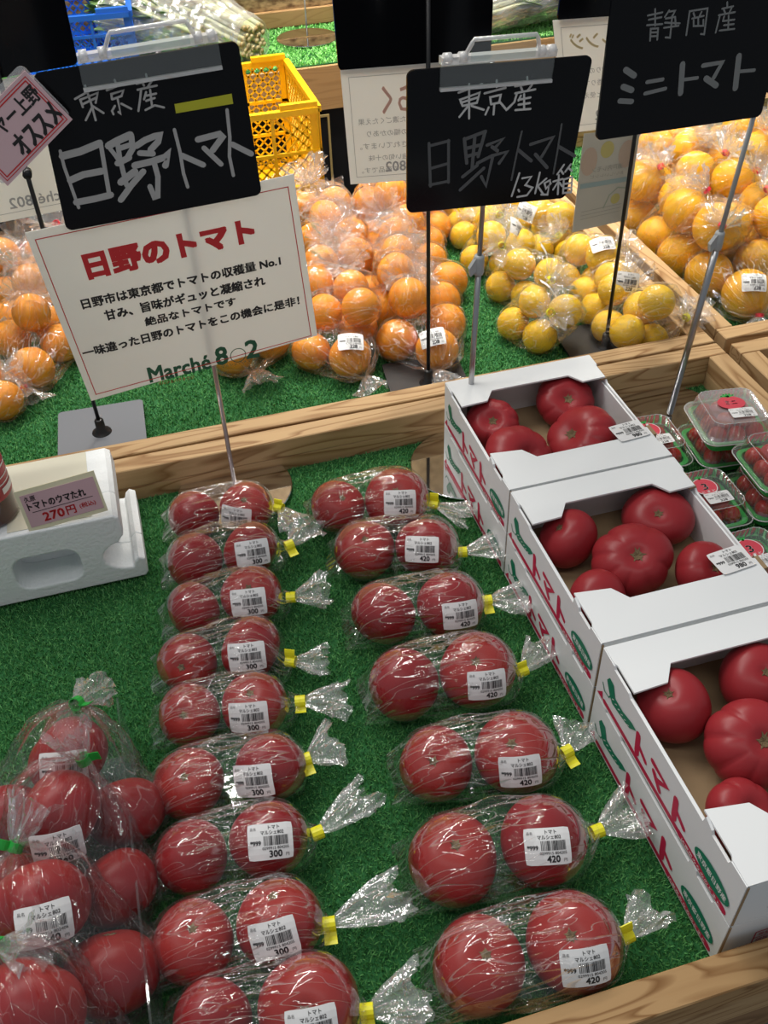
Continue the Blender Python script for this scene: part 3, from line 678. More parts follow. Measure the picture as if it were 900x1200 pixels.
CHALKG = mat('grey_chalk_marker', (.20,.215,.22), rough=.8)
YTAPE = mat('yellow_tape', (.85,.80,.02), rough=.35)
YTAPE2 = mat('yellow_paper_tape', (.50,.50,.03), rough=.6)
GTAPE = mat('green_tape', (.02,.36,.05), rough=.35)
RTAPE = mat('red_twist_tie', (.75,.02,.04), rough=.35)
CARD = mat('white_cardboard', (.80,.82,.83), rough=.55, bump=(30,.15,(1,.05,1)))
KRAFT = mat('brown_corrugated_edge', (.32,.22,.12), rough=.85)
BOXRED = mat('box_red_print', (.55,.012,.07), rough=.5)
BOXGRN = mat('box_green_print', (.01,.20,.11), rough=.5)
BLACKM = mat('black_metal', (.01,.01,.011), rough=.35)
GREYM = mat('grey_metal', (.13,.14,.16), rough=.45)
STEEL = mat('steel_pole', (.42,.42,.43), rough=.28, metal=1)
MIRROR = mat('polished_steel', (.72,.72,.72), rough=.05, metal=1)
GPLAST = mat('grey_plastic', (.36,.38,.39), rough=.4)
FOAM = mat('styrofoam', (.86,.89,.90), rough=.8, bump=(260,.5))
MASK = mat('masking_tape', (.70,.67,.54), rough=.7)
PINK = mat('pink_card', (.55,.36,.40), rough=.5)
PINK2 = mat('pale_pink_card', (.72,.50,.54), rough=.4)
CREAM = mat('cream_holder', (.72,.68,.48), rough=.3)
YCR = mat('yellow_crate_plastic', (.92,.54,.006), rough=.4)
BCR = mat('blue_crate_plastic', (.015,.17,.78), rough=.4)
OSB = mat('osb_board', rough=.7); mix_noise(OSB, (.16,.09,.04), (.55,.38,.19), 34, stretch=(1,1,2.2), lo=.38, hi=.6, detail=6)
DARKW = mat('dark_stained_wood', (.035,.020,.013), rough=.6)
BLACKW = mat('black_panel', (.006,.006,.007), rough=.5)
FLOORM = mix_noise(mat('vinyl_floor', rough=.6), (.16,.15,.14), (.22,.21,.19), 4)
SHELFW = wood_mat('shelf_wood', 'x', (.50,.30,.13), (.42,.24,.10), (.45,.27,.12))
GOLD = mat('gold_trim', (.42,.31,.12), rough=.5)
LEAF = mix_noise(mat('leaf_green', rough=.45), (.10,.24,.05), (.32,.46,.18), 30)
STALK = mix_noise(mat('pale_stalk', rough=.5), (.62,.66,.34), (.75,.78,.60), 30)
BUTT = mix_noise(mat('cut_stalk_end', rough=.7), (.42,.30,.12), (.66,.60,.34), 60)
GTRAY = mat('green_tray_plastic', (.04,.42,.08), rough=.3)
DARKGLASS = mat('dark_sauce', (.05,.006,.006), rough=.08, coat=.6)
TURFB = mix_noise(mat('turf_backing', rough=.9), (.012,.09,.022), (.02,.14,.035), 300)
def blade_mat(name, a, b_):
    m = mat(name, a, rough=.36, spec=.45); n = m.node_tree.nodes; l = m.node_tree.links; b = n['Principled BSDF']
    at = n.new('ShaderNodeAttribute'); at.attribute_name = 'tone'; r = n.new('ShaderNodeValToRGB'); l.new(at.outputs['Fac'], r.inputs[0])
    r.color_ramp.elements[0].color = (*a,1); r.color_ramp.elements[1].color = (*b_,1); l.new(r.outputs[0], b.inputs['Base Color'])
    return m
BLADE = blade_mat('turf_blade', (.032,.190,.048), (.17,.45,.145))
BLADE2 = blade_mat('turf_blade_bright', (.20,.62,.12), (.40,.82,.28))

# ---------------------------------------------------------------- helpers
def tag(o, label=None, cat=None, group=None, kind=None):
    if label: o['label'] = label
    if cat: o['category'] = cat
    if group: o['group'] = group
    if kind: o['kind'] = kind
    return o
def empty(name, loc=(0,0,0), rz=0.):
    o = bpy.data.objects.new(name, None); COL.objects.link(o); o.empty_display_size = .02
    o.location = loc; o.rotation_euler = (0,0,rz); return o
def link(name, me, parent=None, mats=None):
    o = bpy.data.objects.new(name, me); COL.objects.link(o)
    if mats:
        for m in (mats if isinstance(mats, (list,tuple)) else [mats]): me.materials.append(m)
    if parent: o.parent = parent
    return o
def world_child(o, parent):
    """parent o (built in world coordinates) to an Empty without moving it"""
    o.parent = parent; o.matrix_parent_inverse = Matrix.Identity(4)
    o.matrix_basis = pm(parent).inverted() @ o.matrix_basis
    return o
def pm(o):
    m = pm0(o); return pm(o.parent) @ m if o.parent else m
def pm0(o):
    m = Matrix.LocRotScale(o.location, o.rotation_euler, o.scale) if o.rotation_mode != 'QUATERNION' else o.matrix_basis
    return m
class MB:
    """collects simple shapes into ONE mesh"""
    def __init__(s): s.v = []; s.f = []; s.mi = []; s.sm = []
    def add(s, vs, fs, mi=0, smooth=False):
        k = len(s.v); s.v += [tuple(v) for v in vs]
        for f in fs: s.f.append(tuple(i+k for i in f)); s.mi.append(mi); s.sm.append(smooth)
        return s
    def box(s, x0, x1, y0, y1, z0, z1, mi=0, mtx=None, bev=0.):
        if bev > 0:
            b = bev; V = []; 
            for (X, Y, Z) in ((x0,y0,z0),(x1,y0,z0),(x1,y1,z0),(x0,y1,z0),(x0,y0,z1),(x1,y0,z1),(x1,y1,z1),(x0,y1,z1)):
                sx = 1 if X == x0 else -1; sy = 1 if Y == y0 else -1; sz = 1 if Z == z0 else -1
                V += [(X, Y+sy*b, Z+sz*b), (X+sx*b, Y, Z+sz*b), (X+sx*b, Y+sy*b, Z)]
            bm = bmesh.new(); vv = [bm.verts.new(v) for v in V]; bmesh.ops.convex_hull(bm, input=vv)
            bmesh.ops.dissolve_limit(bm, angle_limit=.02, verts=bm.verts[:], edges=bm.edges[:])
            bm.verts.index_update(); V = [v.co.copy() for v in bm.verts]; F_ = [tuple(v.index for v in f.verts) for f in bm.faces]; bm.free()
        else:
            V = [(x0,y0,z0),(x1,y0,z0),(x1,y1,z0),(x0,y1,z0),(x0,y0,z1),(x1,y0,z1),(x1,y1,z1),(x0,y1,z1)]
            F_ = [(0,3,2,1),(4,5,6,7),(0,1,5,4),(1,2,6,5),(2,3,7,6),(3,0,4,7)]
        if mtx is not None: V = [mtx @ Vector(v) for v in V]
        return s.add(V, F_, mi)
    def tube(s, pts, rad, n=8, mi=0, smooth=True, cap=True):
        pts = [Vector(p) for p in pts]; rad = rad if isinstance(rad, (list,tuple)) else [rad]*len(pts)
        V = []; up = Vector((0,0,1)); 
        for i, p in enumerate(pts):
            t = (pts[min(i+1,len(pts)-1)]-pts[max(i-1,0)]).normalized()
            a = t.cross(up); a = a if a.length > 1e-3 else t.cross(Vector((0,1,0))); a.normalize(); b = t.cross(a)
            V += [p+(a*math.cos(2*math.pi*k/n)+b*math.sin(2*math.pi*k/n))*rad[i] for k in range(n)]
        F_ = [(i*n+k, i*n+(k+1)%n, (i+1)*n+(k+1)%n, (i+1)*n+k) for i in range(len(pts)-1) for k in range(n)]
        if cap: F_ += [tuple(range(n-1,-1,-1)), tuple((len(pts)-1)*n+k for k in range(n))]
        return s.add(V, F_, mi, smooth)
    def lathe(s, prof, n=32, c=(0,0,0), mi=0, smooth=True):
        V = [(c[0]+r*math.cos(2*math.pi*k/n), c[1]+r*math.sin(2*math.pi*k/n), c[2]+z) for r, z in prof for k in range(n)]
        F_ = [(i*n+k, i*n+(k+1)%n, (i+1)*n+(k+1)%n, (i+1)*n+k) for i in range(len(prof)-1) for k in range(n)]
        F_ += [tuple(range(n-1,-1,-1)), tuple((len(prof)-1)*n+k for k in range(n))]
        return s.add(V, F_, mi, smooth)
    def mesh(s, name='m'):
        me = bpy.data.meshes.new(name); me.from_pydata(s.v, [], s.f); me.polygons.foreach_set('material_index', s.mi); me.polygons.foreach_set('use_smooth', s.sm); me.update(); return me
    def build(s, name, mats, parent=None): return link(name, s.mesh(name), parent, mats)
def grid(V, nu, nv, closed_v=False):
    F_ = []
    for i in range(nu-1):
        for j in range(nv if closed_v else nv-1):
            F_.append((i*nv+j, i*nv+(j+1)%nv, (i+1)*nv+(j+1)%nv, (i+1)*nv+j))
    return F_
_tc = {}
def text_geo(body, bold=0.):
    k = (body, bold)
    if k in _tc: return _tc[k]
    cu = bpy.data.curves.new('t', 'FONT'); cu.body = body; cu.size = 1; cu.resolution_u = 2; cu.offset = bold*.25
    ob = bpy.data.objects.new('t', cu); COL.objects.link(ob); bpy.context.view_layer.update()
    me = bpy.data.meshes.new_from_object(ob.evaluated_get(bpy.context.evaluated_depsgraph_get()))
    V = np.array([v.co[:2] for v in me.vertices]) if len(me.vertices) else np.zeros((0,2)); F_ = [tuple(p.vertices) for p in me.polygons]
    bpy.data.objects.remove(ob); bpy.data.curves.remove(cu); bpy.data.meshes.remove(me)
    if len(V): V = V - V.min(0)
    _tc[k] = (V, F_); return _tc[k]
class Flat:
    """2D print: collects flat shapes (metres), later mapped on a surface"""
    def __init__(s): s.v = []; s.f = []; s.mi = []; s.vm = []; s.vl = []; s.n = 0
    def add(s, V, F_, mi=0):
        k = len(s.v); s.vm += [mi]*len(V); s.vl += [s.n]*len(V); s.n += 1; s.v += [(float(a), float(b)) for a, b in V]; s.f += [tuple(i+k for i in f) for f in F_]; s.mi += [mi]*len(F_); return s
    def rect(s, x0, y0, x1, y1, mi=0): return s.add([(x0,y0),(x1,y0),(x1,y1),(x0,y1)], [(0,1,2,3)], mi)
    def text(s, body, p0, width, height, ang=0., bold=0., mi=0, mirror=False):
        if bold > 0:      # heavier strokes: the same glyphs again, a hair aside
            d = bold*height*1.1
            for ox, oy in ((-d,-d),(d,-d),(-d,d),(d,d)) if bold < .1 else [(a*d, b*d) for a in (-1,0,1) for b in (-1,0,1)]: s.text(body, (p0[0]+ox/2, p0[1]+oy/2), width, height, ang, 0., mi, mirror)
            return s
        V, F_ = text_geo(body, 0.)
        if not len(V): return s
        V = V/V.max(0)*np.array([width, height])
        if mirror: V = V*np.array([-1,1])+np.array([width,0]); F_ = [f[::-1] for f in F_]
        c, n = math.cos(ang), math.sin(ang); V = V@np.array([[c,n],[-n,c]])+np.array(p0)
        return s.add(V, F_, mi)
    def stroke(s, pts, w, mi=0):
        P_ = [Vector(p) for p in pts]; r = w/2
        L, Rr = [], []
        for i, p in enumerate(P_):
            d0 = (p-P_[i-1]).normalized() if i else (P_[1]-p).normalized(); d1 = (P_[i+1]-p).normalized() if i < len(P_)-1 else d0
            t = (d0+d1); t = t.normalized() if t.length > .2 else d0; n = Vector((-t.y, t.x)); k = min(1/max(n.dot(Vector((-d0.y,d0.x))), .5), 1.6)
            L.append(p+n*r*k); Rr.append(p-n*r*k)
        m = len(P_); s.add(L+Rr, [(i, m+i, m+i+1, i+1) for i in range(m-1)], mi)
        for p in (P_[0], P_[-1]): s.add([(p.x+r*math.cos(a*math.pi/4), p.y+r*math.sin(a*math.pi/4)) for a in range(8)], [tuple(range(8))], mi)
        return s
    def ring(s, c, r0, r1, n=28, mi=0, sy=1.):
        V = [(c[0]+r*math.cos(2*math.pi*k/n), c[1]+sy*r*math.sin(2*math.pi*k/n)) for r in (r0, r1) for k in range(n)]
        return s.add(V, [(k, (k+1)%n, n+(k+1)%n, n+k) for k in range(n)], mi)
    def disc(s, c, r, n=24, mi=0, sy=1.): return s.add([(c[0]+r*math.cos(2*math.pi*k/n), c[1]+sy*r*math.sin(2*math.pi*k/n)) for k in range(n)], [tuple(range(n))], mi)
    def build(s, name, fn, mats, parent=None, lay=False):
        me = bpy.data.meshes.new(name); me.from_pydata([fn(a,b) for a,b in s.v] if not lay else [fn(a,b,m_) for (a,b),m_ in zip(s.v, s.vl)], [], s.f); me.polygons.foreach_set('material_index', s.mi); me.update()
        return link(name, me, parent, mats)

# ---------------------------------------------------------------- the place
st = MB().box(-2.5, 3.5, -1.5, 3.2, -.87, -.85).build('floor', FLOORM); st['kind'] = 'structure'
st = MB().box(-2.5, 3.5, 2.62, 2.66, -.85, 1.6).build('wall_back', OSB); st['kind'] = 'structure'
st = MB().box(-2.5, 3.5, 2.605, 2.619, .121, .158, bev=.001).build('baseboard_back', SHELFW); st['kind'] = 'structure'

t = empty('display_table', (0, .25, -.85)); tag(t, 'wooden display table that carries all the produce trays', 'table')
world_child(MB().box(-1.2, 1.9, .245, 1.74, -.045, -.024).build('tabletop', DARKW), t)
world_child(MB().box(-1.2, 1.9, .2535, .2785, -.14, -.0455, bev=.001).build('apron', WD), t)
for x in (-1.1, 1.8):
    for y in (.32, 1.70): world_child(MB().box(x-.03, x+.03, y-.03, y+.03, -.85, -.0455).build('leg', WD), t)

def tray(name, label, x0, x1, y0, y1, rail=.029, floor=True, group=None):
    t = empty(name, (x0, y0, -.023)); tag(t, label, 'tray', group)
    def rl(nm, a, b, c, d, m): world_child(MB().box(a, b, c, d, .021, .05, bev=.0012).build(nm, m), t); 
    rl('front_rail', x0, x1, y0, y0+rail, WF if y0 < .3 else WX); rl('back_rail', x0, x1, y1-rail, y1, WX)
    rl('side_rail', x0, x0+rail, y0+rail+.0004, y1-rail-.0004, WY); rl('side_rail', x1-rail, x1, y0+rail+.0004, y1-rail-.0004, WY)
    i = .0015
    for nm, a, b, c, d, m in (('front_board', x0+i, x1-i, y0+i, y0+rail-.0005, WX), ('back_board', x0+i, x1-i, y1-rail+.0005, y1-i, WX), ('side_board', x0+i, x0+rail-.0005, y0+rail, y1-rail, WY), ('side_board', x1-rail+.0005, x1-i, y0+rail, y1-rail, WY)):
        world_child(MB().box(a, b, c, d, -.0225, .0206, bev=.0008).build(nm, m), t)
    if floor: world_child(MB().box(x0+rail, x1-rail, y0+rail, y1-rail, -.018, -.008).build('bottom_board', WD), t)
    return t
tray('wooden_tray', 'long pine tray lined with turf under the bagged and boxed tomatoes', -.70, .796, .233, 1.0605)
tray('wooden_tray', 'long pine tray behind the wooden divider, full of oranges and lemons', -.70, .796, 1.0655, 1.735)
tray('wooden_tray', 'pine tray at the right edge heaped with grapefruit bags', .815, 1.70, 1.0655, 1.95)
tray('wooden_tray', 'empty pine tray corner at the right edge below the grapefruit tray', .815, 1.50, .233, 1.052)

def turf(name, label, x0, x1, y0, y1, z, n, seed, bm=None, h=(.004,.008), wd=.0011):
    bm = bm or BLADE; rs = np.random.RandomState(seed)
    t = MB().box(x0, x1, y0, y1, z-.004, z).build(name, TURFB); tag(t, label, 'artificial turf')
    c = np.stack([rs.uniform(x0+.001, x1-.001, n), rs.uniform(y0+.001, y1-.001, n), np.full(n, z)], 1)
    a = rs.uniform(0, 2*np.pi, n); H = rs.uniform(*h, n); lean = rs.uniform(.1, .9, n)*H; b = rs.uniform(0, 2*np.pi, n)
    s = np.stack([np.cos(a), np.sin(a), 0*a], 1)*wd/2; d = np.stack([np.cos(b)*lean, np.sin(b)*lean, H], 1)
    V = np.concatenate([(c-s)[:,None], (c+s)[:,None], (c+d*.62+s*.9)[:,None], (c+d*.62-s*.9)[:,None], (c+d*np.array([1.35,1.35,1]))[:,None]], 1).reshape(-1,3)
    V[:,0] = np.clip(V[:,0], x0, x1); V[:,1] = np.clip(V[:,1], y0, y1)
    me = bpy.data.meshes.new('grass_blades'); me.vertices.add(len(V)); me.vertices.foreach_set('co', V.astype(np.float32).ravel())
    base = np.arange(n)*5; li = np.stack([base,base+1,base+2,base+3, base+3,base+2,base+4],1).ravel()
    me.loops.add(len(li)); me.loops.foreach_set('vertex_index', li.astype(np.int32)); me.polygons.add(2*n)
    ls = np.stack([np.arange(n)*7, np.arange(n)*7+4], 1).ravel(); me.polygons.foreach_set('loop_start', ls.astype(np.int32))
    me.update(calc_edges=True); at = me.attributes.new('tone', 'FLOAT', 'POINT'); at.data.foreach_set('value', np.repeat(rs.uniform(0,1,n), 5).astype(np.float32))
    o = link('grass_blades', me, None, bm); o.parent = t; o['kind'] = 'stuff'; return t
turf('turf_mat', 'dark green turf lining the tomato tray', -.67, .766, .263, 1.0305, 0, 400000, 1, h=(.0022,.0048), wd=.00105)
turf('turf_mat', 'green turf lining the orange and lemon tray', -.67, .766, 1.0955, 1.705, 0, 170000, 2, wd=.0014, h=(.0025,.005))
turf('turf_mat', 'strip of turf under the grapefruit bags', .845, 1.67, 1.0955, 1.92, 0, 50000, 3, wd=.0017)

cs = MB().box(-.12, .392, 1.745, 2.14, -.85, -.024, bev=.002).build('low_cabinet', BLACKW); tag(cs, 'black low cabinet under the back of the yellow crate', 'cabinet')
# background shelf
s = empty('back_shelf', (.4, 2.3, -.85)); tag(s, 'brown wooden shelf at the back carrying turf and leafy greens', 'shelf')
world_child(MB().box(-1.5, 2.6, 2.292, 2.30, .018, .116, bev=.001).build('fascia', SHELFW), s)
world_child(MB().box(-1.5, 2.6, 2.3005, 2.603, .100, .113).build('shelf_board', WD), s)
world_child(MB().box(-1.5, 2.6, 2.31, 2.33, -.85, .017).build('front_panel', BLACKW), s)
turf('turf_mat', 'bright green turf on the back shelf', -1.4, 2.5, 2.3015, 2.60, .118, 90000, 4, BLADE2, wd=.003, h=(.004,.007))
# gold-framed sign hanging on the dark panel
sg = MB().box(-.030, .030, -.004, 0, -.085, .085).build('hanging_banner', BLACKW); sg.location = (.482, 2.2895, -.052); sg.rotation_euler = (0, 0, 0)
sg.location = (.470, 2.288, -.075); tag(sg, 'narrow black gold-framed sign beneath the back shelf', 'sign')
fr = MB()
for a in ((-.031,-.026,-.086,.086), (.026,.031,-.086,.086), (-.026,.026,-.086,-.078), (-.026,.026,.081,.086)): fr.box(a[0], a[1], -.007, -.0042, a[2], a[3])
fr.build('frame', GOLD, sg)
f = Flat()
for k, ch in enumerate('プロデュリー'): f.text(ch if ch != 'ー' else '｜', (-.007, .045-k*.021), .014 if ch != 'ー' else .003, .014, bold=.02)
f.build('lettering', lambda a, b: (a, -.0046, b), GREY, sg)

# ---------------------------------------------------------------- tomatoes
def tomato_fn(seed, ribs, rib_amp, zs, dip, dipw, lop=.04):
    rs = random.Random(seed); ph = [rs.uniform(0, 6.28) for _ in range(6)]; n2 = rs.choice([5,6,7,8]) if not ribs else ribs
    am = [rs.uniform(.4,1.2) for _ in range(12)]
    def fn(th, ps):
        s_, c_ = math.sin(ps), math.cos(ps)
        rib = 0
        if rib_amp:
            u = (th*n2/(2*math.pi)+.5*math.sin(th+ph[0])) % n2; k = int(u) % 12; fr_ = u-int(u)
            rib = rib_amp*(abs(math.sin(math.pi*fr_))**.5-.75)*am[k]*max(0, min(1, (c_+.75)*.8))*min(1, s_*1.6)
        r = 1+lop*math.sin(th+ph[1])*s_+lop*.7*math.sin(2*th+ph[2])*s_+rib+.015*math.sin(3*th+ph[3])*s_
        e = 1-.10*(abs(c_)**3)
        x, y, z = r*s_*math.cos(th), r*s_*math.sin(th), zs*c_*e*(1+.02*math.sin(th+ph[4])*s_)
        if c_ > 0: z -= dip*math.exp(-(s_/dipw)**2)
        return Vector((x, y, z))
    return fn
def tomato_mesh(name, fn, m, nu=28, nv=44):
    V = []; 
    for i in range(nu):
        ps = math.pi*(i/(nu-1))**1.12 if i else 0.0008
        ps = min(ps, math.pi-.0008)
        for j in range(nv): V.append(fn(2*math.pi*j/nv, ps))
    F_ = grid(V, nu, nv, True); F_ = [f[::-1] for f in F_] + [tuple(range(nv-1,-1,-1))[::-1], tuple((nu-1)*nv+j for j in range(nv))[::-1]]
    me = bpy.data.meshes.new(name); me.from_pydata(V, [], F_); me.polygons.foreach_set('use_smooth', [True]*len(F_)); me.materials.append(m); me.update(); return me
def scar_mesh(name, fn, seed, size=.20):
    rs = random.Random(seed); V = [fn(0, .001)+Vector((0,0,.012))]; n = 22; rings = 3
    for k in range(1, rings+1):
        for j in range(n):
            th = 2*math.pi*j/n; rr = size*(k/rings)*(1 if k < rings else (1.22 if j % 4 == 0 else .72)+rs.uniform(-.12,.12))
            p = fn(th, max(.001, math.asin(min(.9, rr)))); V.append(p+p.normalized()*(.012 if k < rings else .004)+Vector((0,0,rs.uniform(0,.02) if k < rings else .002)))
    F_ = [(0, 1+j, 1+(j+1)%n) for j in range(n)]
    for k in range(rings-1): F_ += [(1+k*n+j, 1+(k+1)*n+j, 1+(k+1)*n+(j+1)%n, 1+k*n+(j+1)%n) for j in range(n)]
    me = bpy.data.meshes.new(name); me.from_pydata(V, [], F_); me.materials.append(SCAR); me.update(); return me
TV = []
for i in range(6):
    fn = tomato_fn(i+3, 0, 0, .93, .09, .22, .025); TV.append((tomato_mesh('tomato', fn, TOM), scar_mesh('stem_scar', fn, i, .13)))
def put_tomato(i, c, R_, axis, parent=None, scar=True, meshes=None, name='tomato', spin=0.):
    me, sm = (meshes or TV)[i % len(meshes or TV)]
    o = link(name, me); q = Vector((0,0,1)).rotation_difference(Vector(axis)) @ Matrix.Rotation(spin, 3, 'Z').to_quaternion()
    o.rotation_mode = 'QUATERNION'; o.matrix_basis = Matrix.LocRotScale(Vector(c), q, Vector((R_,R_,R_)))
    if parent: world_child(o, parent)
    if scar: link('stem_scar', sm, o)
    return o

# ---------------------------------------------------------------- bag pieces
def ridge_noise(p, s): return noise.noise(Vector(p)*s)
def tail_mesh(tie, tip, W, seed, flat=.45, n=40, m=12, pleats=9):
    """gathered plastic mouth flaring out of the tie"""
    rs = random.Random(seed); tie = Vector(tie); tip = Vector(tip); d = tip-tie; L = d.length; d.normalize()
    s_ = d.cross(Vector((0,0,1))); s_ = s_.normalized() if s_.length > .05 else Vector((1,0,0)); u_ = s_.cross(d)
    ph = [rs.uniform(0, 6.28) for _ in range(6)]; V = []
    for i in range(m):
        t_ = i/(m-1)
        for j in range(n):
            a = 2*math.pi*j/n
            r = .0035+(W/2)*t_**.75*(1+.20*math.sin(pleats*a+ph[0])+.14*math.sin((pleats*2+1)*a+ph[1]+3*t_)+.08*rs.uniform(-1,1)*t_)
            le = L*t_*(1+.12*math.sin(3*a+ph[2])*t_+.07*rs.uniform(-1,1)*t_)
            p = tie+d*le+s_*math.cos(a)*r+u_*math.sin(a)*r*flat
            p += u_*.004*t_*math.sin(4*a+ph[3]+5*t_)
            V.append((p.x, p.y, max(p.z, .0075)))
    return V, grid(V, m, n, True)
def add_tail(parent, tie, tip, W, seed, flat=.45, pleats=9, m=TAIL):
    V, F_ = tail_mesh(tie, tip, W, seed, flat, pleats=pleats)
    me = bpy.data.meshes.new('bag_mouth'); me.from_pydata(V, [], F_); me.materials.append(m); me.update()
    return world_child(link('bag_mouth', me), parent)
def tape_tab(parent, tie, d, drop, L, W, m, name='tape'):
    """tape folded round the neck, its two ends stuck together into a flag"""
    tie = Vector(tie); d = Vector(d).normalized(); drop = Vector(drop); drop = (drop-d*drop.dot(d)).normalized(); nrm = d.cross(drop)
    b = MB(); n = 12; r = .0056; V = []
    for sgn in (-1, 1):
        for rr in (r, r+.0008):
            for k in range(n): a = 2*math.pi*k/n; V.append(tie+d*sgn*W/2+(drop*math.cos(a)+nrm*math.sin(a))*rr)
    F_ = []
    for k in range(n):
        k2 = (k+1)%n; F_ += [(n+k, n+k2, 3*n+k2, 3*n+k), (k, 2*n+k, 2*n+k2, k2), (k, k2, n+k2, n+k), (2*n+k, 3*n+k, 3*n+k2, 2*n+k2)]
    b.add(V, F_)
    if L > 0:
        A = []
        for i in range(5):
            t_ = i/4; c = tie+drop*(r*.6+L*t_)+nrm*(.0015*math.sin(3*t_))
            for sg in (-1, 1):
                for q in (-1, 1): A.append(c+d*sg*(W/2)*(1+.06*t_)+nrm*q*.0005)
        G = []
        for i in range(4):
            o = i*4; G += [(o, o+4, o+6, o+2), (o+1, o+3, o+7, o+5), (o, o+1, o+5, o+4), (o+2, o+6, o+7, o+3)]
        G += [(0,2,3,1), (16,17,19,18)]; b.add(A, G)
    o = b.build(name, m); return world_child(o, parent)

# price stickers: card and print share their mesh data between bags
def sticker_meshes(price, w_=.040, h_=.031, R_=.05):
    bend = lambda x, y, o: (x, y, o-(x*x+y*y)/(2*R_))
    nu, nv = 9, 7; V = []
    for k in (0, .00025):
        for i in range(nu):
            for j in range(nv):
                x, y = (i/(nu-1)-.5)*w_, (j/(nv-1)-.5)*h_
                if i in (0, nu-1) and j in (0, nv-1): x *= .965; y *= .955
                V.append(bend(x, y, k))
    g = grid(V, nu, nv); K = nu*nv; F_ = [f[::-1] for f in g]+[tuple(i+K for i in f) for f in g]; F_ = [f[::-1] for f in F_]
    rim = [i*nv for i in range(nu)]+[(nu-1)*nv+j for j in range(1,nv)]+[i*nv+nv-1 for i in range(nu-2,-1,-1)]+[j for j in range(nv-2,0,-1)]
    for a, b in zip(rim, rim[1:]+rim[:1]): F_.append((a, b, b+K, a+K))
    me = bpy.data.meshes.new('price_sticker'); me.from_pydata(V, [], F_); me.materials.append(STICK); me.update()
    f = Flat(); x0, y0 = -w_/2, -h_/2
    f.text('品名', (x0+.0025, y0+h_-.0055), .0050, .0026)
    f.text('トマト', (x0+.0185, y0+h_-.0050), .0100, .0032, bold=.03)
    f.text('マルシェ802', (x0+.0115, y0+h_-.0094), .0205, .0033, bold=.03)
    f.text('*999', (x0+.0022, y0+h_-.0180), .0092, .0038, bold=.07)
    rs = random.Random(5); x = x0+.0140
    while x < x0+w_-.0045:
        bw = rs.choice([.0003,.0003,.0006,.0009]); 
        for q in range(3): f.rect(x, y0+h_-.0188+q*.0027, x+bw, y0+h_-.0188+(q+1)*.0027)
        x += bw+rs.choice([.0003,.0004,.0007])
    f.text('0299915 804205' if price != '340' else '0299913 802406', (x0+.0125, y0+h_-.0222), .0235, .0024, bold=.02)
    f.text(price, (x0+.0185, y0+.0022), .0112, .0056, bold=.07)
    f.text('円', (x0+.0330, y0+.0024), .0030, .0028)
    mp = bpy.data.meshes.new('print'); mp.from_pydata([bend(a, b, .00048+k*.0000005) for (a, b), k in zip(f.v, f.vl)], [], f.f); mp.materials.append(INK); mp.update()
    return me, mp
SM = {p: sticker_meshes(p, R_=.05 if p != '980' else 9.) for p in ('300', '420', '340', '980', '228')}
def put_sticker(parent, pos, nrm, xax, price, film=None, scale=1.):
    n = Vector(nrm).normalized(); x = Vector(xax); x = (x-n*x.dot(n)).normalized(); y = n.cross(x); p = Vector(pos)
    if film is not None:
        bv = film; hit = bv.ray_cast(p+n*.05, -n)
        if hit[0] is not None: p = hit[0]
    p = p+n*.0012
    me, mp = SM[price]; o = link('price_sticker', me); m_ = Matrix((( x.x, y.x, n.x, p.x), (x.y, y.y, n.y, p.y), (x.z, y.z, n.z, p.z), (0,0,0,1)))
    o.matrix_basis = m_ @ Matrix.Scale(scale, 4)
    if parent: 
        bi = pm(parent).inverted() @ o.matrix_basis; o.parent = parent; o.matrix_basis = bi
    link('print', mp, o); return o

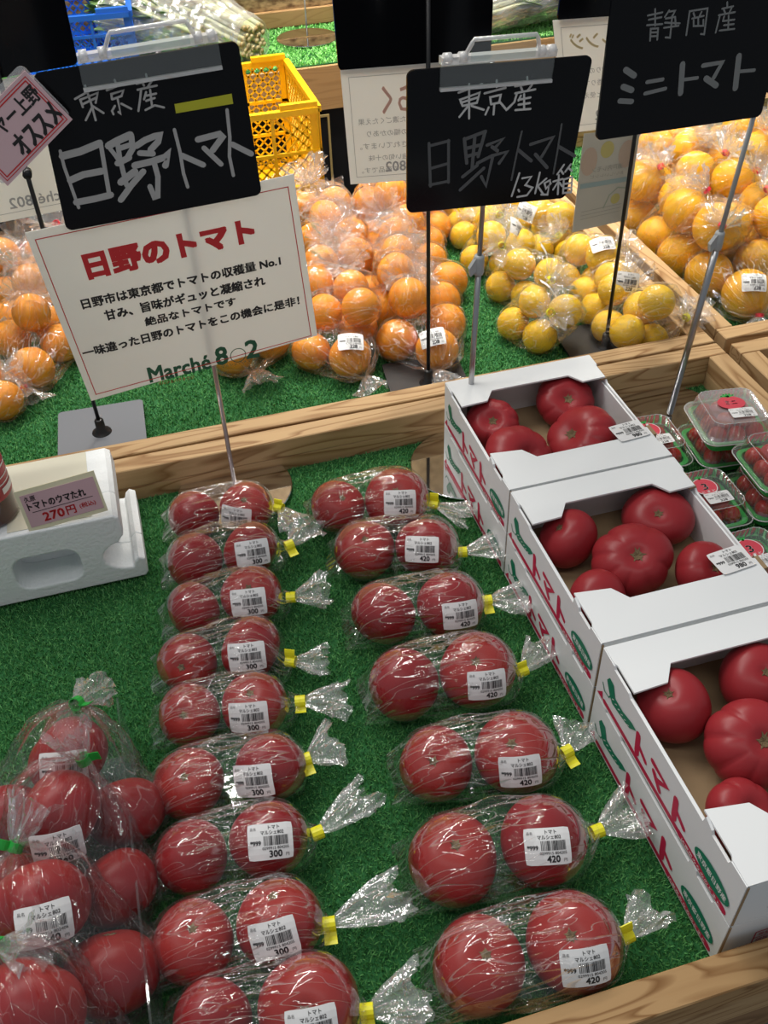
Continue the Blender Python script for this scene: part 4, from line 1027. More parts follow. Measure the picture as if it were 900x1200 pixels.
def fold_attr(me, K):
    at = me.attributes.new('fold', 'FLOAT_VECTOR', 'POINT'); at.data.foreach_set('vector', np.array(K, dtype=np.float32).ravel())
def pair_film(A, RA, B, RB, tie, seed):
    """clear sleeve stretched over two tomatoes: seam at the left, gathered neck at the right"""
    rs = random.Random(seed); A, B, T = Vector(A), Vector(B), Vector(tie)
    ax = (B-A); ax.z = 0; D = ax.length; ax.normalize(); ay = Vector((-ax.y, ax.x, 0))
    tx = (T-A).dot(ax); ty = (T-A).dot(ay); tx = max(tx, D+RB*.95)
    x0 = -RA*1.22
    def prof(zf):
        pts = []
        for c, R_ in ((0, RA), (D, RB)):
            for k in range(61):
                x = c-R_*1.03+k/60*2.06*R_; q = 1-((x-c)/(R_*1.03))**2
                pts.append((x, math.sqrt(max(q, 0))*R_*1.025*zf+.0008))
        pts += [(x0, RA*.80 if zf == 1 else .006), (tx, .0055)]
        pts.sort(); h = []
        for p in pts:
            while len(h) >= 2 and (h[-1][0]-h[-2][0])*(p[1]-h[-2][1])-(h[-1][1]-h[-2][1])*(p[0]-h[-2][0]) >= 0: h.pop()
            h.append(p)
        xs = [p[0] for p in h]; ys = [p[1] for p in h]; return lambda x: float(np.interp(x, xs, ys))
    pw, ph_ = prof(1.0), prof(.93)
    cr = [(rs.uniform(.6, 2.5), rs.uniform(-3, 3), rs.uniform(.035,.06), rs.uniform(.7,1.3)) for _ in range(10)]+[(rs.uniform(0,6.28), rs.uniform(-3,3), .08, .8) for _ in range(4)]
    K = []; nu, nv = 60, 200; ph = [rs.uniform(0, 6.28) for _ in range(10)]; V = []
    for i in range(nu):
        f_ = i/(nu-1); x = x0+(tx-x0)*(1-math.cos(math.pi*(f_**.92)))/2
        w_, h_ = pw(x), ph_(x)
        g = max(0, (x-D-RB*.35)/(tx-D-RB*.35)); e = max(0, 1-(x-x0)/(RA*.45))
        yc = ty*max(0, (x-D)/(tx-D))**1.5
        zc = h_*(1-g**3)+T.z*g**3+e*.012
        for j in range(nv):
            a = 2*math.pi*j/nv; fold = g**2*(.16*abs(math.sin(5.5*a+ph[0]))+.12*abs(math.sin(9*a+ph[1]))) + e*.05*math.sin(6*a+ph[2])
            mid = max(0, 1-abs(x-D*.5)/(D*.55))
            rid = .0007*(math.sin(14*a+ph[3]+8*x/D)+.6*math.sin(23*a+ph[4]-5*x/D))*(.5+mid)
            for a0, sl, cw, am in cr:
                da = (a-(a0+sl*(x-D*.5))+math.pi) % (2*math.pi)-math.pi
                if abs(da) < .4: rid += .0015*am*math.exp(-(da/cw)**2)*(.35+mid)
            nn = noise.noise(Vector((x*22+seed*3.1, math.cos(a)*1.5, math.sin(a)*1.5)))*.0020*(.35+mid+e)
            k = 1+fold; ca, sa = math.cos(a), math.sin(a)
            # in between the fruit the film spans straight, slightly squared
            y = yc+ca*(w_*k+rid+max(nn, -.0005)); z = zc+sa*(h_*k+rid+max(nn, -.0005))
            p = A+ax*(x+ .0025*e*math.sin(3*a+ph[6]))+ay*y; p.z = z
            for c_, R_ in ((A, RA), (B, RB)):
                dv = p-c_
                if dv.length < R_*1.05: p = c_+dv.normalized()*R_*1.05
            V.append((p.x, p.y, max(p.z, .0062))); K.append((math.cos(a+2.0*x)*1.3+seed*3.7, math.sin(a+2.0*x)*1.3, x*7))
    F_ = grid(V, nu, nv, True); F_ += [tuple(range(nv))[::-1]]
    return V, [f[::-1] for f in F_], ax, K
def put_pair(p, i, label):
    (A, RA, nA), (B, RB, nB) = p['t']
    ctr = ((A[0]+B[0])/2, (A[1]+B[1])/2, .006)
    t = empty('tomato_bag', ctr); tag(t, label, 'bagged tomatoes', 'bags of two tomatoes priced %s yen' % p['price'])
    rs = random.Random(i*7+1)
    for q, (c, R_, n_) in enumerate(((A, RA, nA), (B, RB, nB))):
        axis = n_ or (rs.uniform(-.4,.4), rs.uniform(.2,.9), rs.uniform(-.5,.1)); put_tomato(i*2+q, c, R_*.99, axis, t, True, spin=rs.uniform(0,6))
    V, F_, ax, K = pair_film(A, RA, B, RB, p['tie'], i)
    me = bpy.data.meshes.new('bag_film'); me.from_pydata(V, [], F_); me.polygons.foreach_set('use_smooth', [True]*len(F_)); me.materials.append(FILM); fold_attr(me, K); me.update()
    bv = BVHTree.FromPolygons([Vector(v) for v in V], F_)
    world_child(link('bag_film', me), t)
    T = Vector(p['tie']); tl = Vector(p['tail']); d = (tl-T); L = d.length; tl = T+d.normalized()*max(L*1.12, .030); tl.z = max(.020, .030+.004*(i%3))
    nd = (T-Vector(B)); nd.z = 0; nd = (nd.normalized()+d.normalized()*.6).normalized()
    add_tail(t, T+nd*.002, tl, .030+.006*(i%3), 100+i, flat=.42, pleats=7+i%4)
    tape_tab(t, T, nd, Vector((.15, -1, -.25)) if i % 3 else Vector((0, .2, 1)), (.013 if i % 2 else .009) if i % 4 != 2 else .003, .0105, YTAPE)
    s, n, x = p['st']; put_sticker(t, s, n, x, p['price'], bv, .98)
    return t
PAIR_LABEL = {
 'a1': 'two-tomato bag at the top of the 300 yen column, beside a mirrored disc', 'a2': 'second 300 yen tomato bag below the mirrored disc, tail pointing up',
 'a3': 'third 300 yen tomato bag from the wooden divider, short wide-open tail', 'a4': 'fourth 300 yen tomato bag from the wooden divider, small fan-shaped tail',
 'a5': 'fifth 300 yen tomato bag from the wooden divider, green scar on its left tomato', 'a6': 'sixth 300 yen tomato bag from the wooden divider, its tail a thin twist',
 'a7': 'seventh 300 yen tomato bag from the divider, tall upright plastic tail', 'a8': 'eighth 300 yen tomato bag, tilted sticker, next to nearest in its column',
 'a9': 'nearest bag of the 300 yen column, cut off by the bottom picture edge', 'b1': 'first 420 yen tomato bag, touching the wooden divider side of the right column',
 'b2': 'second 420 yen tomato bag from the divider, just below the first', 'b3': 'third 420 yen tomato bag from the divider, no stem scars showing',
 'b4': 'fourth 420 yen tomato bag from the divider, one scar above the sticker', 'b5': 'fifth 420 yen tomato bag from the divider, scars on both tomatoes',
 'b6': 'sixth 420 yen tomato bag, deep hole in the left tomato top', 'b7': 'nearest 420 yen tomato bag, beside the front wooden rail'}
for i, p in enumerate(DATA['pairs']): put_pair(p, i, PAIR_LABEL[p['id']])

# ---------------------------------------------------------------- fruit clusters in bags
def fruit_mesh(name, m, zs, nip, seed, nu=18, nv=26):
    rs = random.Random(seed); V = []
    for i in range(nu):
        ps = min(max(math.pi*i/(nu-1), .0008), math.pi-.0008)
        for j in range(nv):
            th = 2*math.pi*j/nv; s_, c_ = math.sin(ps), math.cos(ps); r = 1+.015*math.sin(2*th+seed)*s_+.012*noise.noise(Vector((s_*math.cos(th), s_*math.sin(th), c_))*2+Vector((seed,0,0)))
            z = zs*c_*r+nip*math.exp(-(s_/.22)**2)*(1 if c_ > 0 else -.5)
            V.append((r*s_*math.cos(th), r*s_*math.sin(th), z))
    F_ = [f[::-1] for f in grid(V, nu, nv, True)]+[tuple(range(nv)), tuple((nu-1)*nv+j for j in range(nv))[::-1]]
    me = bpy.data.meshes.new(name); me.from_pydata(V, [], F_); me.polygons.foreach_set('use_smooth', [True]*len(F_)); me.materials.append(m); me.update(); return me
FM = {'orange': [fruit_mesh('orange', ORANGE, .95, .03, k) for k in range(3)], 'lemon': [fruit_mesh('lemon', LEMON, .98, .09, k+9) for k in range(3)], 'grapefruit': [fruit_mesh('grapefruit', GRAPE, .99, .04, k+20) for k in range(3)]}
def hull_film(fr_, tie, seed, nu=34, nv=128, fold=1.0):
    pts = []
    for x, y, z, R_ in fr_:
        for k in range(170):
            zz = 1-2*(k+.5)/170; a = k*2.39996; q = math.sqrt(1-zz*zz); pts.append((x+R_*1.07*q*math.cos(a), y+R_*1.07*q*math.sin(a), z+R_*1.07*zz))
    T = Vector(tie); pts.append(tuple(T)); bm = bmesh.new(); vv = [bm.verts.new(p) for p in pts]; bmesh.ops.convex_hull(bm, input=vv); bm.faces.ensure_lookup_table()
    bv = BVHTree.FromBMesh(bm); bm.free()
    C_ = Vector(np.mean([f[:3] for f in fr_], 0)); ax = (T-C_).normalized(); Rm = max(f[3] for f in fr_)
    q = Vector((0,0,1)).rotation_difference(ax); V = []; K = []; rs = random.Random(seed); ph = [rs.uniform(0,6.28) for _ in range(6)]
    for i in range(nu):
        ps = min(max(math.pi*(i/(nu-1))**1.25, .012), math.pi-.01)
        for j in range(nv):
            a = 2*math.pi*j/nv; d = q @ Vector((math.sin(ps)*math.cos(a), math.sin(ps)*math.sin(a), math.cos(ps)))
            h = bv.ray_cast(C_+d*.6, -d); r = (h[0]-C_).length if h[0] is not None else Rm
            g = max(0, 1-ps/1.1)
            k = 1+fold*(g*(1-g)*4*.09*(abs(math.sin(6*a+ph[0]))+.7*abs(math.sin(11*a+ph[1]+2*ps))-.6))
            k += fold*.036*max(0, 1-ps/2.4)*(abs(math.sin(13*a+ph[2]+.8*math.sin(2*ps+ph[3])))**3+.7*abs(math.sin(8.5*a+ph[4]-ps))**5)
            nn = .0024*noise.noise(d*6+Vector((seed,0,0)))+.0012*noise.noise(d*17+Vector((seed,3,0)))
            p = C_+d*(r*k+nn)
            for fx, fy, fz, fR in fr_:
                dv = p-Vector((fx,fy,fz))
                if dv.length < fR*1.035: p = Vector((fx,fy,fz))+dv.normalized()*fR*1.035
            V.append((p.x, p.y, max(p.z, .0062))); K.append((math.cos(a)*1.8+seed*3.1, math.sin(a)*1.8, ps*.8))
    F_ = [f[::-1] for f in grid(V, nu, nv, True)]+[tuple(range(nv)), tuple((nu-1)*nv+j for j in range(nv))[::-1]]
    return V, F_, K
CLUSTER_LABEL = {
 'o1': 'front orange bag of the left orange row, white sticker, knot towards turf', 'o2': 'orange bag lying sideways right behind the front bag of the left row',
 'o3': 'orange bag third in the left row, film burst above, right of the notice', 'o4': 'orange bag fourth in the left row, right of the paper notice',
 'o5': 'orange bag fifth in the left row, level with the notice top corner', 'o6': 'orange bag sixth in the left row, beneath the yellow crate corner',
 'o7': 'farthest orange bag of the left row, against the yellow crate', 'o8': 'front orange bag of the right row with sticker, behind the black base plate',
 'o9': 'orange bag second in the right row, large upright burst of film', 'o10': 'orange bag third in the right row beside the black pole',
 'o11': 'orange bag fourth in the right row of oranges', 'o12': 'orange bag fifth in the right row, beside the middle chalkboard corner',
 'o13': 'orange bag sixth in the right row, below the board corner', 'o14': 'orange bag farthest back, under the see-through paper notice',
 'o15': 'orange bag half hidden under the lower edge of the middle chalkboard', 'o16': 'orange bag with sticker and red tie at the left picture edge, nearest one',
 'o17': 'orange bag second from front at the left edge, rounded film burst', 'o18': 'orange bag third from front at the left edge, left of the notice corner',
 'o19': 'rearmost orange bag at the left picture edge beneath the far notice', 'o20': 'orange bag showing over the notice top-left corner with red tie',
 'o21': 'orange bag mostly hidden by the paper notice, only its knot below the notice', 'o22': 'orange bag cut off at the left edge, below the sticker bag',
 'o23': 'orange bag behind the right half of the white paper notice',
 'm1': 'nearest lemon bag, four fruits and a starburst knot, above the front box', 'm2': 'second lemon bag behind the nearest one, white sticker on top',
 'm3': 'third lemon bag in the left lemon row, sticker high on the film', 'm4': 'fourth lemon bag in the left lemon row, beside the grey pole',
 'm5': 'lemon bag farthest left, just under the chalkboard edge', 'm6': 'lemon bag at the back with tilted sticker under the chalkboard corner',
 'm7': 'lemon bag in the middle, left of the pale lemon leaflet', 'm8': 'lemon bag beneath the lemon leaflet with knot pointing right',
 'm9': 'lemon bag crossed by the right black pole, yellow tie', 'm10': 'lemon bag in the tray corner beside the wooden rail',
 'm11': 'lemon bag farthest back, hidden mostly by the middle chalkboard',
 'g1': 'nearest grapefruit bag with white sticker and red tie hanging down', 'g2': 'grapefruit bag behind the grey pole clip',
 'g3': 'grapefruit bag leaning on the rail left of the grey pole clip', 'g4': 'leftmost grapefruit bag touching the rail, right of the black pole',
 'g5': 'grapefruit bag just right of the leaflet, film fanned upward', 'g6': 'grapefruit bag in the middle of the heap with a wide red tie',
 'g7': 'grapefruit bag right of the grey pole, red tie near the picture edge', 'g8': 'grapefruit bag at the right edge above the pole clip level',
 'g9': 'grapefruit bag at the right edge above the sticker bag', 'g10': 'rear grapefruit bag below the chalkboard edge, left of the pole',
 'g11': 'rear grapefruit bag directly behind the grey pole top', 'g12': 'grapefruit bag at the right edge in the back row',
 'g13': 'grapefruit bag between the pole and the rear heap', 'g14': 'grapefruit bag beside the black pole and leaflet, half hidden', 'g15': 'grapefruit bag hidden behind the right chalkboard corner'}
GROUP = {'orange': 'bags of oranges in the citrus tray', 'lemon': 'bags of lemons in the citrus tray', 'grapefruit': 'bags of grapefruit in the right tray'}
CAT = {'orange': 'bagged oranges', 'lemon': 'bagged lemons', 'grapefruit': 'bagged grapefruit'}
for i, c in enumerate(DATA['clusters']):
    k = c['kind']; ctr = np.mean([f[:2] for f in c['f']], 0)
    t = empty(k+'_bag', (ctr[0], ctr[1], .006)); tag(t, CLUSTER_LABEL[c['id']], CAT[k], GROUP[k]); rs = random.Random(i+50)
    for q, (x, y, z, R_) in enumerate(c['f']):
        o = link(k, FM[k][(i+q) % 3]); o.matrix_basis = Matrix.LocRotScale(Vector((x,y,z)), Matrix.Rotation(rs.uniform(0,6), 3, 'Z').to_quaternion() @ Matrix.Rotation(rs.uniform(0,2.5), 3, 'X').to_quaternion(), Vector((R_,R_,R_))*.97)
        o.rotation_mode = 'XYZ'; world_child(o, t)
    T = Vector(c['tie']); tp = Vector(c['tail'])
    # keep the knot outside the fruit
    for x, y, z, R_ in c['f']:
        dv = T-Vector((x,y,z))
        if dv.length < R_*1.2: T = Vector((x,y,z))+dv.normalized()*R_*1.2
    T.z = max(T.z, .014)
    dv = tp-T; dv = dv if dv.length > .004 else Vector((0,-.3,1)); big = k in ('orange', 'grapefruit') and dv.z > .01; tp = T+dv.normalized()*max(.032 if not big else .036, min(dv.length, .044))
    V, F_, K = hull_film(c['f'], T, i)
    me = bpy.data.meshes.new('bag_film'); me.from_pydata(V, [], F_); me.polygons.foreach_set('use_smooth', [True]*len(F_)); me.materials.append(FILM2); fold_attr(me, K); me.update()
    bv = BVHTree.FromPolygons([Vector(v) for v in V], F_); world_child(link('bag_film', me), t)
    add_tail(t, T, tp, (.084 if k == 'orange' else .060) if big else .050, 300+i, flat=.8, pleats=6+i % 5)
    if big or k == 'lemon':     # crumpled rosette of film lying back over the bag
        dn = (tp-T).normalized(); add_tail(t, T-dn*.004, T+dn*.014, .070 if k == 'orange' else .050, 600+i, flat=.95, pleats=11)
    tm = {'orange': RTAPE, 'lemon': YTAPE, 'grapefruit': RTAPE}[k]
    if k != 'orange' or c['id'] in ('o16','o20','o19','o18'): tape_tab(t, T, (tp-T), Vector((1,-.3,0)), .004, .006, tm, 'twist_tie')
    if c['st']: put_sticker(t, c['st'][0], c['st'][1], c['st'][2], '228', bv, .95)
TRI_LABEL = {'c1': 'farthest of the green-taped three-tomato bags at lower left', 'c2': 'second green-taped tomato bag, 340 yen sticker half covered by a knot',
 'c3': 'green-taped tomato bag with the whole 340 yen sticker showing', 'c4': 'green-taped tomato bag at the lower left picture corner'}
for i, c in enumerate(DATA['triples']):
    ctr = np.mean([f[:2] for f in c['f']], 0); t = empty('tomato_bag', (ctr[0], ctr[1], .006)); tag(t, TRI_LABEL[c['id']], 'bagged tomatoes', 'bags of three tomatoes with green tape'); rs = random.Random(i+90)
    for q, (x, y, z, R_) in enumerate(c['f']): put_tomato(i+q, (x,y,z), R_*.96, (rs.uniform(-.5,.5), rs.uniform(.2,.8), rs.uniform(-.2,.5)), t, True, spin=q)
    T = Vector(c['tie']); tp = Vector(c['tail']); top = c['f'][0]; dv = T-Vector(top[:3])
    if dv.length < top[3]*1.25: T = Vector(top[:3])+dv.normalized()*top[3]*1.25
    V, F_, K = hull_film(c['f'], T, 70+i, 50, 180, 1.1)
    me = bpy.data.meshes.new('bag_film'); me.from_pydata(V, [], F_); me.polygons.foreach_set('use_smooth', [True]*len(F_)); me.materials.append(FILM3); fold_attr(me, K); me.update()
    bv = BVHTree.FromPolygons([Vector(v) for v in V], F_); world_child(link('bag_film', me), t)
    dv = (tp-T).normalized(); add_tail(t, T, T+dv*.040, .034, 400+i, flat=.7, pleats=8)
    tape_tab(t, T, dv, Vector((-1,-.5,-.1)) if i > 1 else Vector((1,-.2,.1)), .012, .008, GTAPE)
    if c['st']: put_sticker(t, c['st'][0], c['st'][1], c['st'][2], '340', bv, 1.05)

# acrylic divider beside the three-tomato bags
dvd = empty('acrylic_divider', (-.12, .45, .006)); tag(dvd, 'clear L-shaped acrylic divider right of the green-taped tomato bags', 'divider')
world_child(MB().box(-.1125, -.1105, .27, .655, .0085, .062).build('upright_sheet', CLEAR), dvd)
world_child(MB().box(-.33, -.108, .27, .625, .0060, .0082).build('flat_sheet', CLEAR), dvd)

# ---------------------------------------------------------------- white boxes of big tomatoes
def extrude_poly(b, pts, mtx, th, mi=0):
    """flat polygon (u,v) with thickness along w, mapped by mtx"""
    bm = bmesh.new(); a = [bm.verts.new((p[0], p[1], 0)) for p in pts]; fc = bm.faces.new(a); r = bmesh.ops.extrude_face_region(bm, geom=[fc])
    bmesh.ops.translate(bm, verts=[g for g in r['geom'] if isinstance(g, bmesh.types.BMVert)], vec=(0,0,th)); bmesh.ops.triangulate(bm, faces=[f for f in bm.faces if len(f.verts) > 4])
    bmesh.ops.recalc_face_normals(bm, faces=bm.faces[:]); bm.verts.index_update()
    b.add([mtx @ v.co for v in bm.verts], [tuple(v.index for v in f.verts) for f in bm.faces], mi); bm.free()
def box_side_print():
    """s runs from the back edge towards the front, z upward"""
    f = Flat()
    def sp(y, z): return (.515-y, z-.065)
    f.stroke([sp(.498,.0705), sp(.355,.0705)], .0062, 0); f.stroke([sp(.355,.0705), sp(.284,.0705)], .0078, 0)
    f.add([sp(.5130,.0690), sp(.5010,.0690), sp(.5040,.0790)], [(0,1,2)], 0)
    for y0 in (.437, .369):
        f.stroke([sp(y0,.0990), sp(y0-.003,.0775)], .0082, 0); f.stroke([sp(y0,.0900), sp(y0-.018,.0830)], .0054, 0)
    f.stroke([sp(.410,.0975), sp(.384,.0960), sp(.397,.0860)], .0062, 0); f.stroke([sp(.405,.0890), sp(.392,.0785)], .0062, 0)
    pts = [(.5000,.1020),(.4960,.1090),(.4880,.1080),(.4820,.0960),(.4660,.0960),(.4500,.1005),(.4410,.1000),(.4520,.0900),(.4700,.0865),(.4850,.0845),(.4900,.0880),(.4960,.0960)]
    f.add([sp(*p) for p in pts], [tuple(range(len(pts)))], 1)
    f.stroke([sp(.5060,.0905), sp(.5010,.0840), sp(.4920,.0850), sp(.4885,.0925)], .0014, 1)
    for k in range(6): f.stroke([sp(.483-k*.006,.0920), sp(.486-k*.006,.0900)], .0008, 2)
    f.disc(sp(.3065,.0850), .026, 28, 1, .44)
    f.text('東京都日野産', (sp(.3280,.0)[0], .0850-.065-.0036), .0430, .0072, bold=.03, mi=2)
    f.text('JA東京みなみのとまと', (sp(.350,.0)[0], .0055-.0023), .062, .0046, bold=.02, mi=2)
    return f
SP = box_side_print()
def tomato_box(y_back, y_front, z0, label, front_print=False, inner=True, price=None):
    x0, x1, z1 = .3405, .5400, z0+.0640; L = y_back-y_front; th = .0025
    t = empty('tomato_box', ((x0+x1)/2, (y_back+y_front)/2, z0)); tag(t, label, 'cardboard box', 'white cardboard tomato boxes stacked two high')
    fl = .056; low = .0050
    def side(xs, name):
        b = MB(); mt = Matrix(((0,0,1,xs),(1,0,0,y_front),(0,1,0,z0),(0,0,0,1)))
        H = z1-z0
        extrude_poly(b, [(0,0),(L,0),(L,H),(L-.022,H-.0005),(L-.024,H-.004),(L-.052,H-.004),(L-.056,H-low-.002),(.062,H-low-.002),(.060,H+.002),(.050,H-.002),(.048,H-.006),(.024,H-.006),(.022,H-.0005),(0,H)], mt, th)
        return world_child(b.build(name, CARD), t)
    side(x0, 'side_panel'); side(x1-th, 'side_panel')
    world_child(MB().box(x0+th, x1-th, y_back-th, y_back, z0, z1-.002).build('back_panel', [CARD]), t)
    world_child(MB().box(x0+th, x1-th, y_front, y_front+th, z0, z1-.002).build('front_panel', [CARD]), t)
    world_child(MB().box(x0+th, x1-th, y_front+th, y_back-th, z0, z0+.0022).build('bottom_panel', KRAFT), t)
    for s_ in (x0+th+.0002, x1-th-.0022): world_child(MB().box(s_, s_+.002, y_front+th+.001, y_back-th-.001, z0+.0024, z1-.010).build('inner_liner', CARD), t)
    W = x1-x0
    def flap(pts, name, yb, sgn):
        b = MB(); mt = Matrix(((1,0,0,x0),(0,sgn,0,yb),(0,0,1,z1-.0015),(0,0,0,1))); extrude_poly(b, pts, mt, .0022); return world_child(b.build(name, CARD), t)
    flap([(.001,0),(W-.001,0),(W-.001,.020),(W-.003,.026),(W-.003,.052),(W-.034,.053),(W-.046,.035),(.050,.035),(.037,.054),(.0028,.056),(.0028,.024),(.001,.020)], 'back_flap', y_back, -1)
    flap([(.001,0),(W-.001,0),(W-.001,.022),(W-.003,.026),(W-.003,.056),(W-.030,.066),(W-.046,.045),(.052,.045),(.040,.062),(.0028,.067),(.0028,.026),(.001,.022)], 'front_flap', y_front, 1)
    world_child(MB().box(x1-.003, x1+.0015, y_front+.040, y_front+.060, z1-.012, z1+.0012).build('corrugated_tab', KRAFT), t)
    # corrugated brown edges
    world_child(MB().box(x1-.009, x1-.0005, y_back-.052, y_back-.026, z1-.004, z1-.0016).build('corrugated_tab', KRAFT), t)
    world_child(MB().box(x0+.001, x0+th+.0004, y_front-.0008, y_front-.0001, z0+.001, z1-.002).build('corrugated_edge', KRAFT), t)
    SP.build('side_print', lambda a, b, m_: (x0-.0002-.000012*m_, y_back-.001-a*(L/.243), z0+b), [BOXRED, BOXGRN, WHITE], lay=True); o = bpy.data.objects[-1] if False else None
    return t
def attach_last(name, t):
    pass
boxes = []
def stack(n, yb, yf, lab_low, lab_up):
    for z0, lab in ((.0062, lab_low), (.0712, lab_up)):
        t = tomato_box(yb, yf, z0, lab)
        o = [q for q in COL.objects if q.name.startswith('side_print') and q.parent is None][0]; world_child(o, t)
        boxes.append(t)
stack(1, .972, .752, 'lower white tomato box of the stack farthest from the camera', 'upper open white box nearest the wooden divider, holding four tomatoes')
stack(2, .748, .520, 'lower white tomato box of the middle stack', 'upper open white box in the middle stack, five tomatoes inside')
stack(3, .515, .271, 'lower white tomato box of the nearest stack, resting by the front rail', 'nearest upper open white box, cut off by the right picture edge')
f = Flat()
for x in (.0, .05, .10): 
    f.stroke([(x,0),(x+.036,0),(x+.036,.022),(x,.022),(x,0)], .0012); f.stroke([(x,.011),(x+.036,.011)], .0010); f.stroke([(x+.018,0),(x+.018,.022)], .0010)
    f.text('等級', (x+.003,.0135), .012, .006); f.text('個数', (x+.003,.0028), .012, .006)
for k, bx in enumerate((boxes[4], boxes[5])):
    z = bx.location.z; o = f.build('front_print', lambda a, b: (.372+a, .2705, z+.014+b), BOXRED); world_child(o, bx)
BV = []
for i, (rb, ra, zs, dp, dw, lo) in enumerate([(0,0,.90,.10,.22,.05),(8,.09,.74,.20,.34,.05),(9,.10,.72,.18,.34,.04),(7,.13,.80,.26,.36,.07),(0,0,.88,.08,.2,.07),(6,.08,.82,.12,.24,.05),(7,.15,.80,.14,.26,.07),(0,.0,.92,.07,.2,.04)]):
    fn = tomato_fn(i+31, rb, ra, zs, dp, dw, lo); BV.append((tomato_mesh('tomato', fn, TOMB, 40, 84), scar_mesh('stem_scar', fn, i+9, .13 if not rb else .17)))
LOOSE_LABEL = {'1': [(3,'creased tomato with a deep fold, back left in the farthest box'), (1,'dark ribbed tomato, back right in the farthest box'), (2,'large flat ribbed tomato in the middle of the farthest box'), (3,'flat tomato with a hollow scar under the front flap of the farthest box')],
 '2': [(4,'smooth orange-tinged tomato, back left in the middle box'), (0,'round tomato with small star scar, back right in the middle box'), (6,'big lumpy ribbed tomato with split scar, centre of the middle box'), (5,'tomato half under a price sticker, right side of the middle box'), (7,'tomato mostly hidden under the front flap of the middle box')],
 '3': [(7,'smooth round tomato, back left in the nearest box'), (4,'tomato in shade, back right of the nearest box'), (6,'huge ribbed tomato in the centre of the nearest box'), (2,'ribbed tomato by the front flap of the nearest box'), (5,'tomato at the right picture edge inside the nearest box')]}
for b, L in DATA['loose'].items():
    for (c, R_, ax), (v, lab) in zip(L, LOOSE_LABEL[b]):
        q = Vector((0,0,1)).rotation_difference(Vector(ax)) @ Matrix.Rotation(v*1.3, 3, 'Z').to_quaternion(); mt = q.to_matrix().to_4x4() @ Matrix.Scale(R_, 4)
        ma, ms = BV[v][0].copy(), BV[v][1].copy(); ma.transform(mt); ms.transform(mt); zs_ = [u.co.z for u in ma.vertices]; h_ = max(zs_)-min(zs_); kz = min(1., (.0625 if v not in (1, 0, 4) or R_ < .036 else .0555)/h_)
        for m_ in (ma, ms): m_.transform(Matrix.Diagonal((1,1,kz,1)))
        for u in ma.vertices: pass
        o = link('tomato', ma); o.location = (c[0], c[1], .0742-min(zs_)*kz); link('stem_scar', ms, o); tag(o, lab, 'tomato', 'big tomatoes in the open boxes')
# stickers on the box flaps
for bx, ps, ang in ((boxes[1], (.5130, .806, .1363), .08), (boxes[3], (.5120, .580, .1363), .10)):
    n = Vector((.0,-.0,1)); x = Vector((math.cos(ang), math.sin(ang), 0)); o = put_sticker(bx, Vector(ps), n, x, '980', None, 1.0)

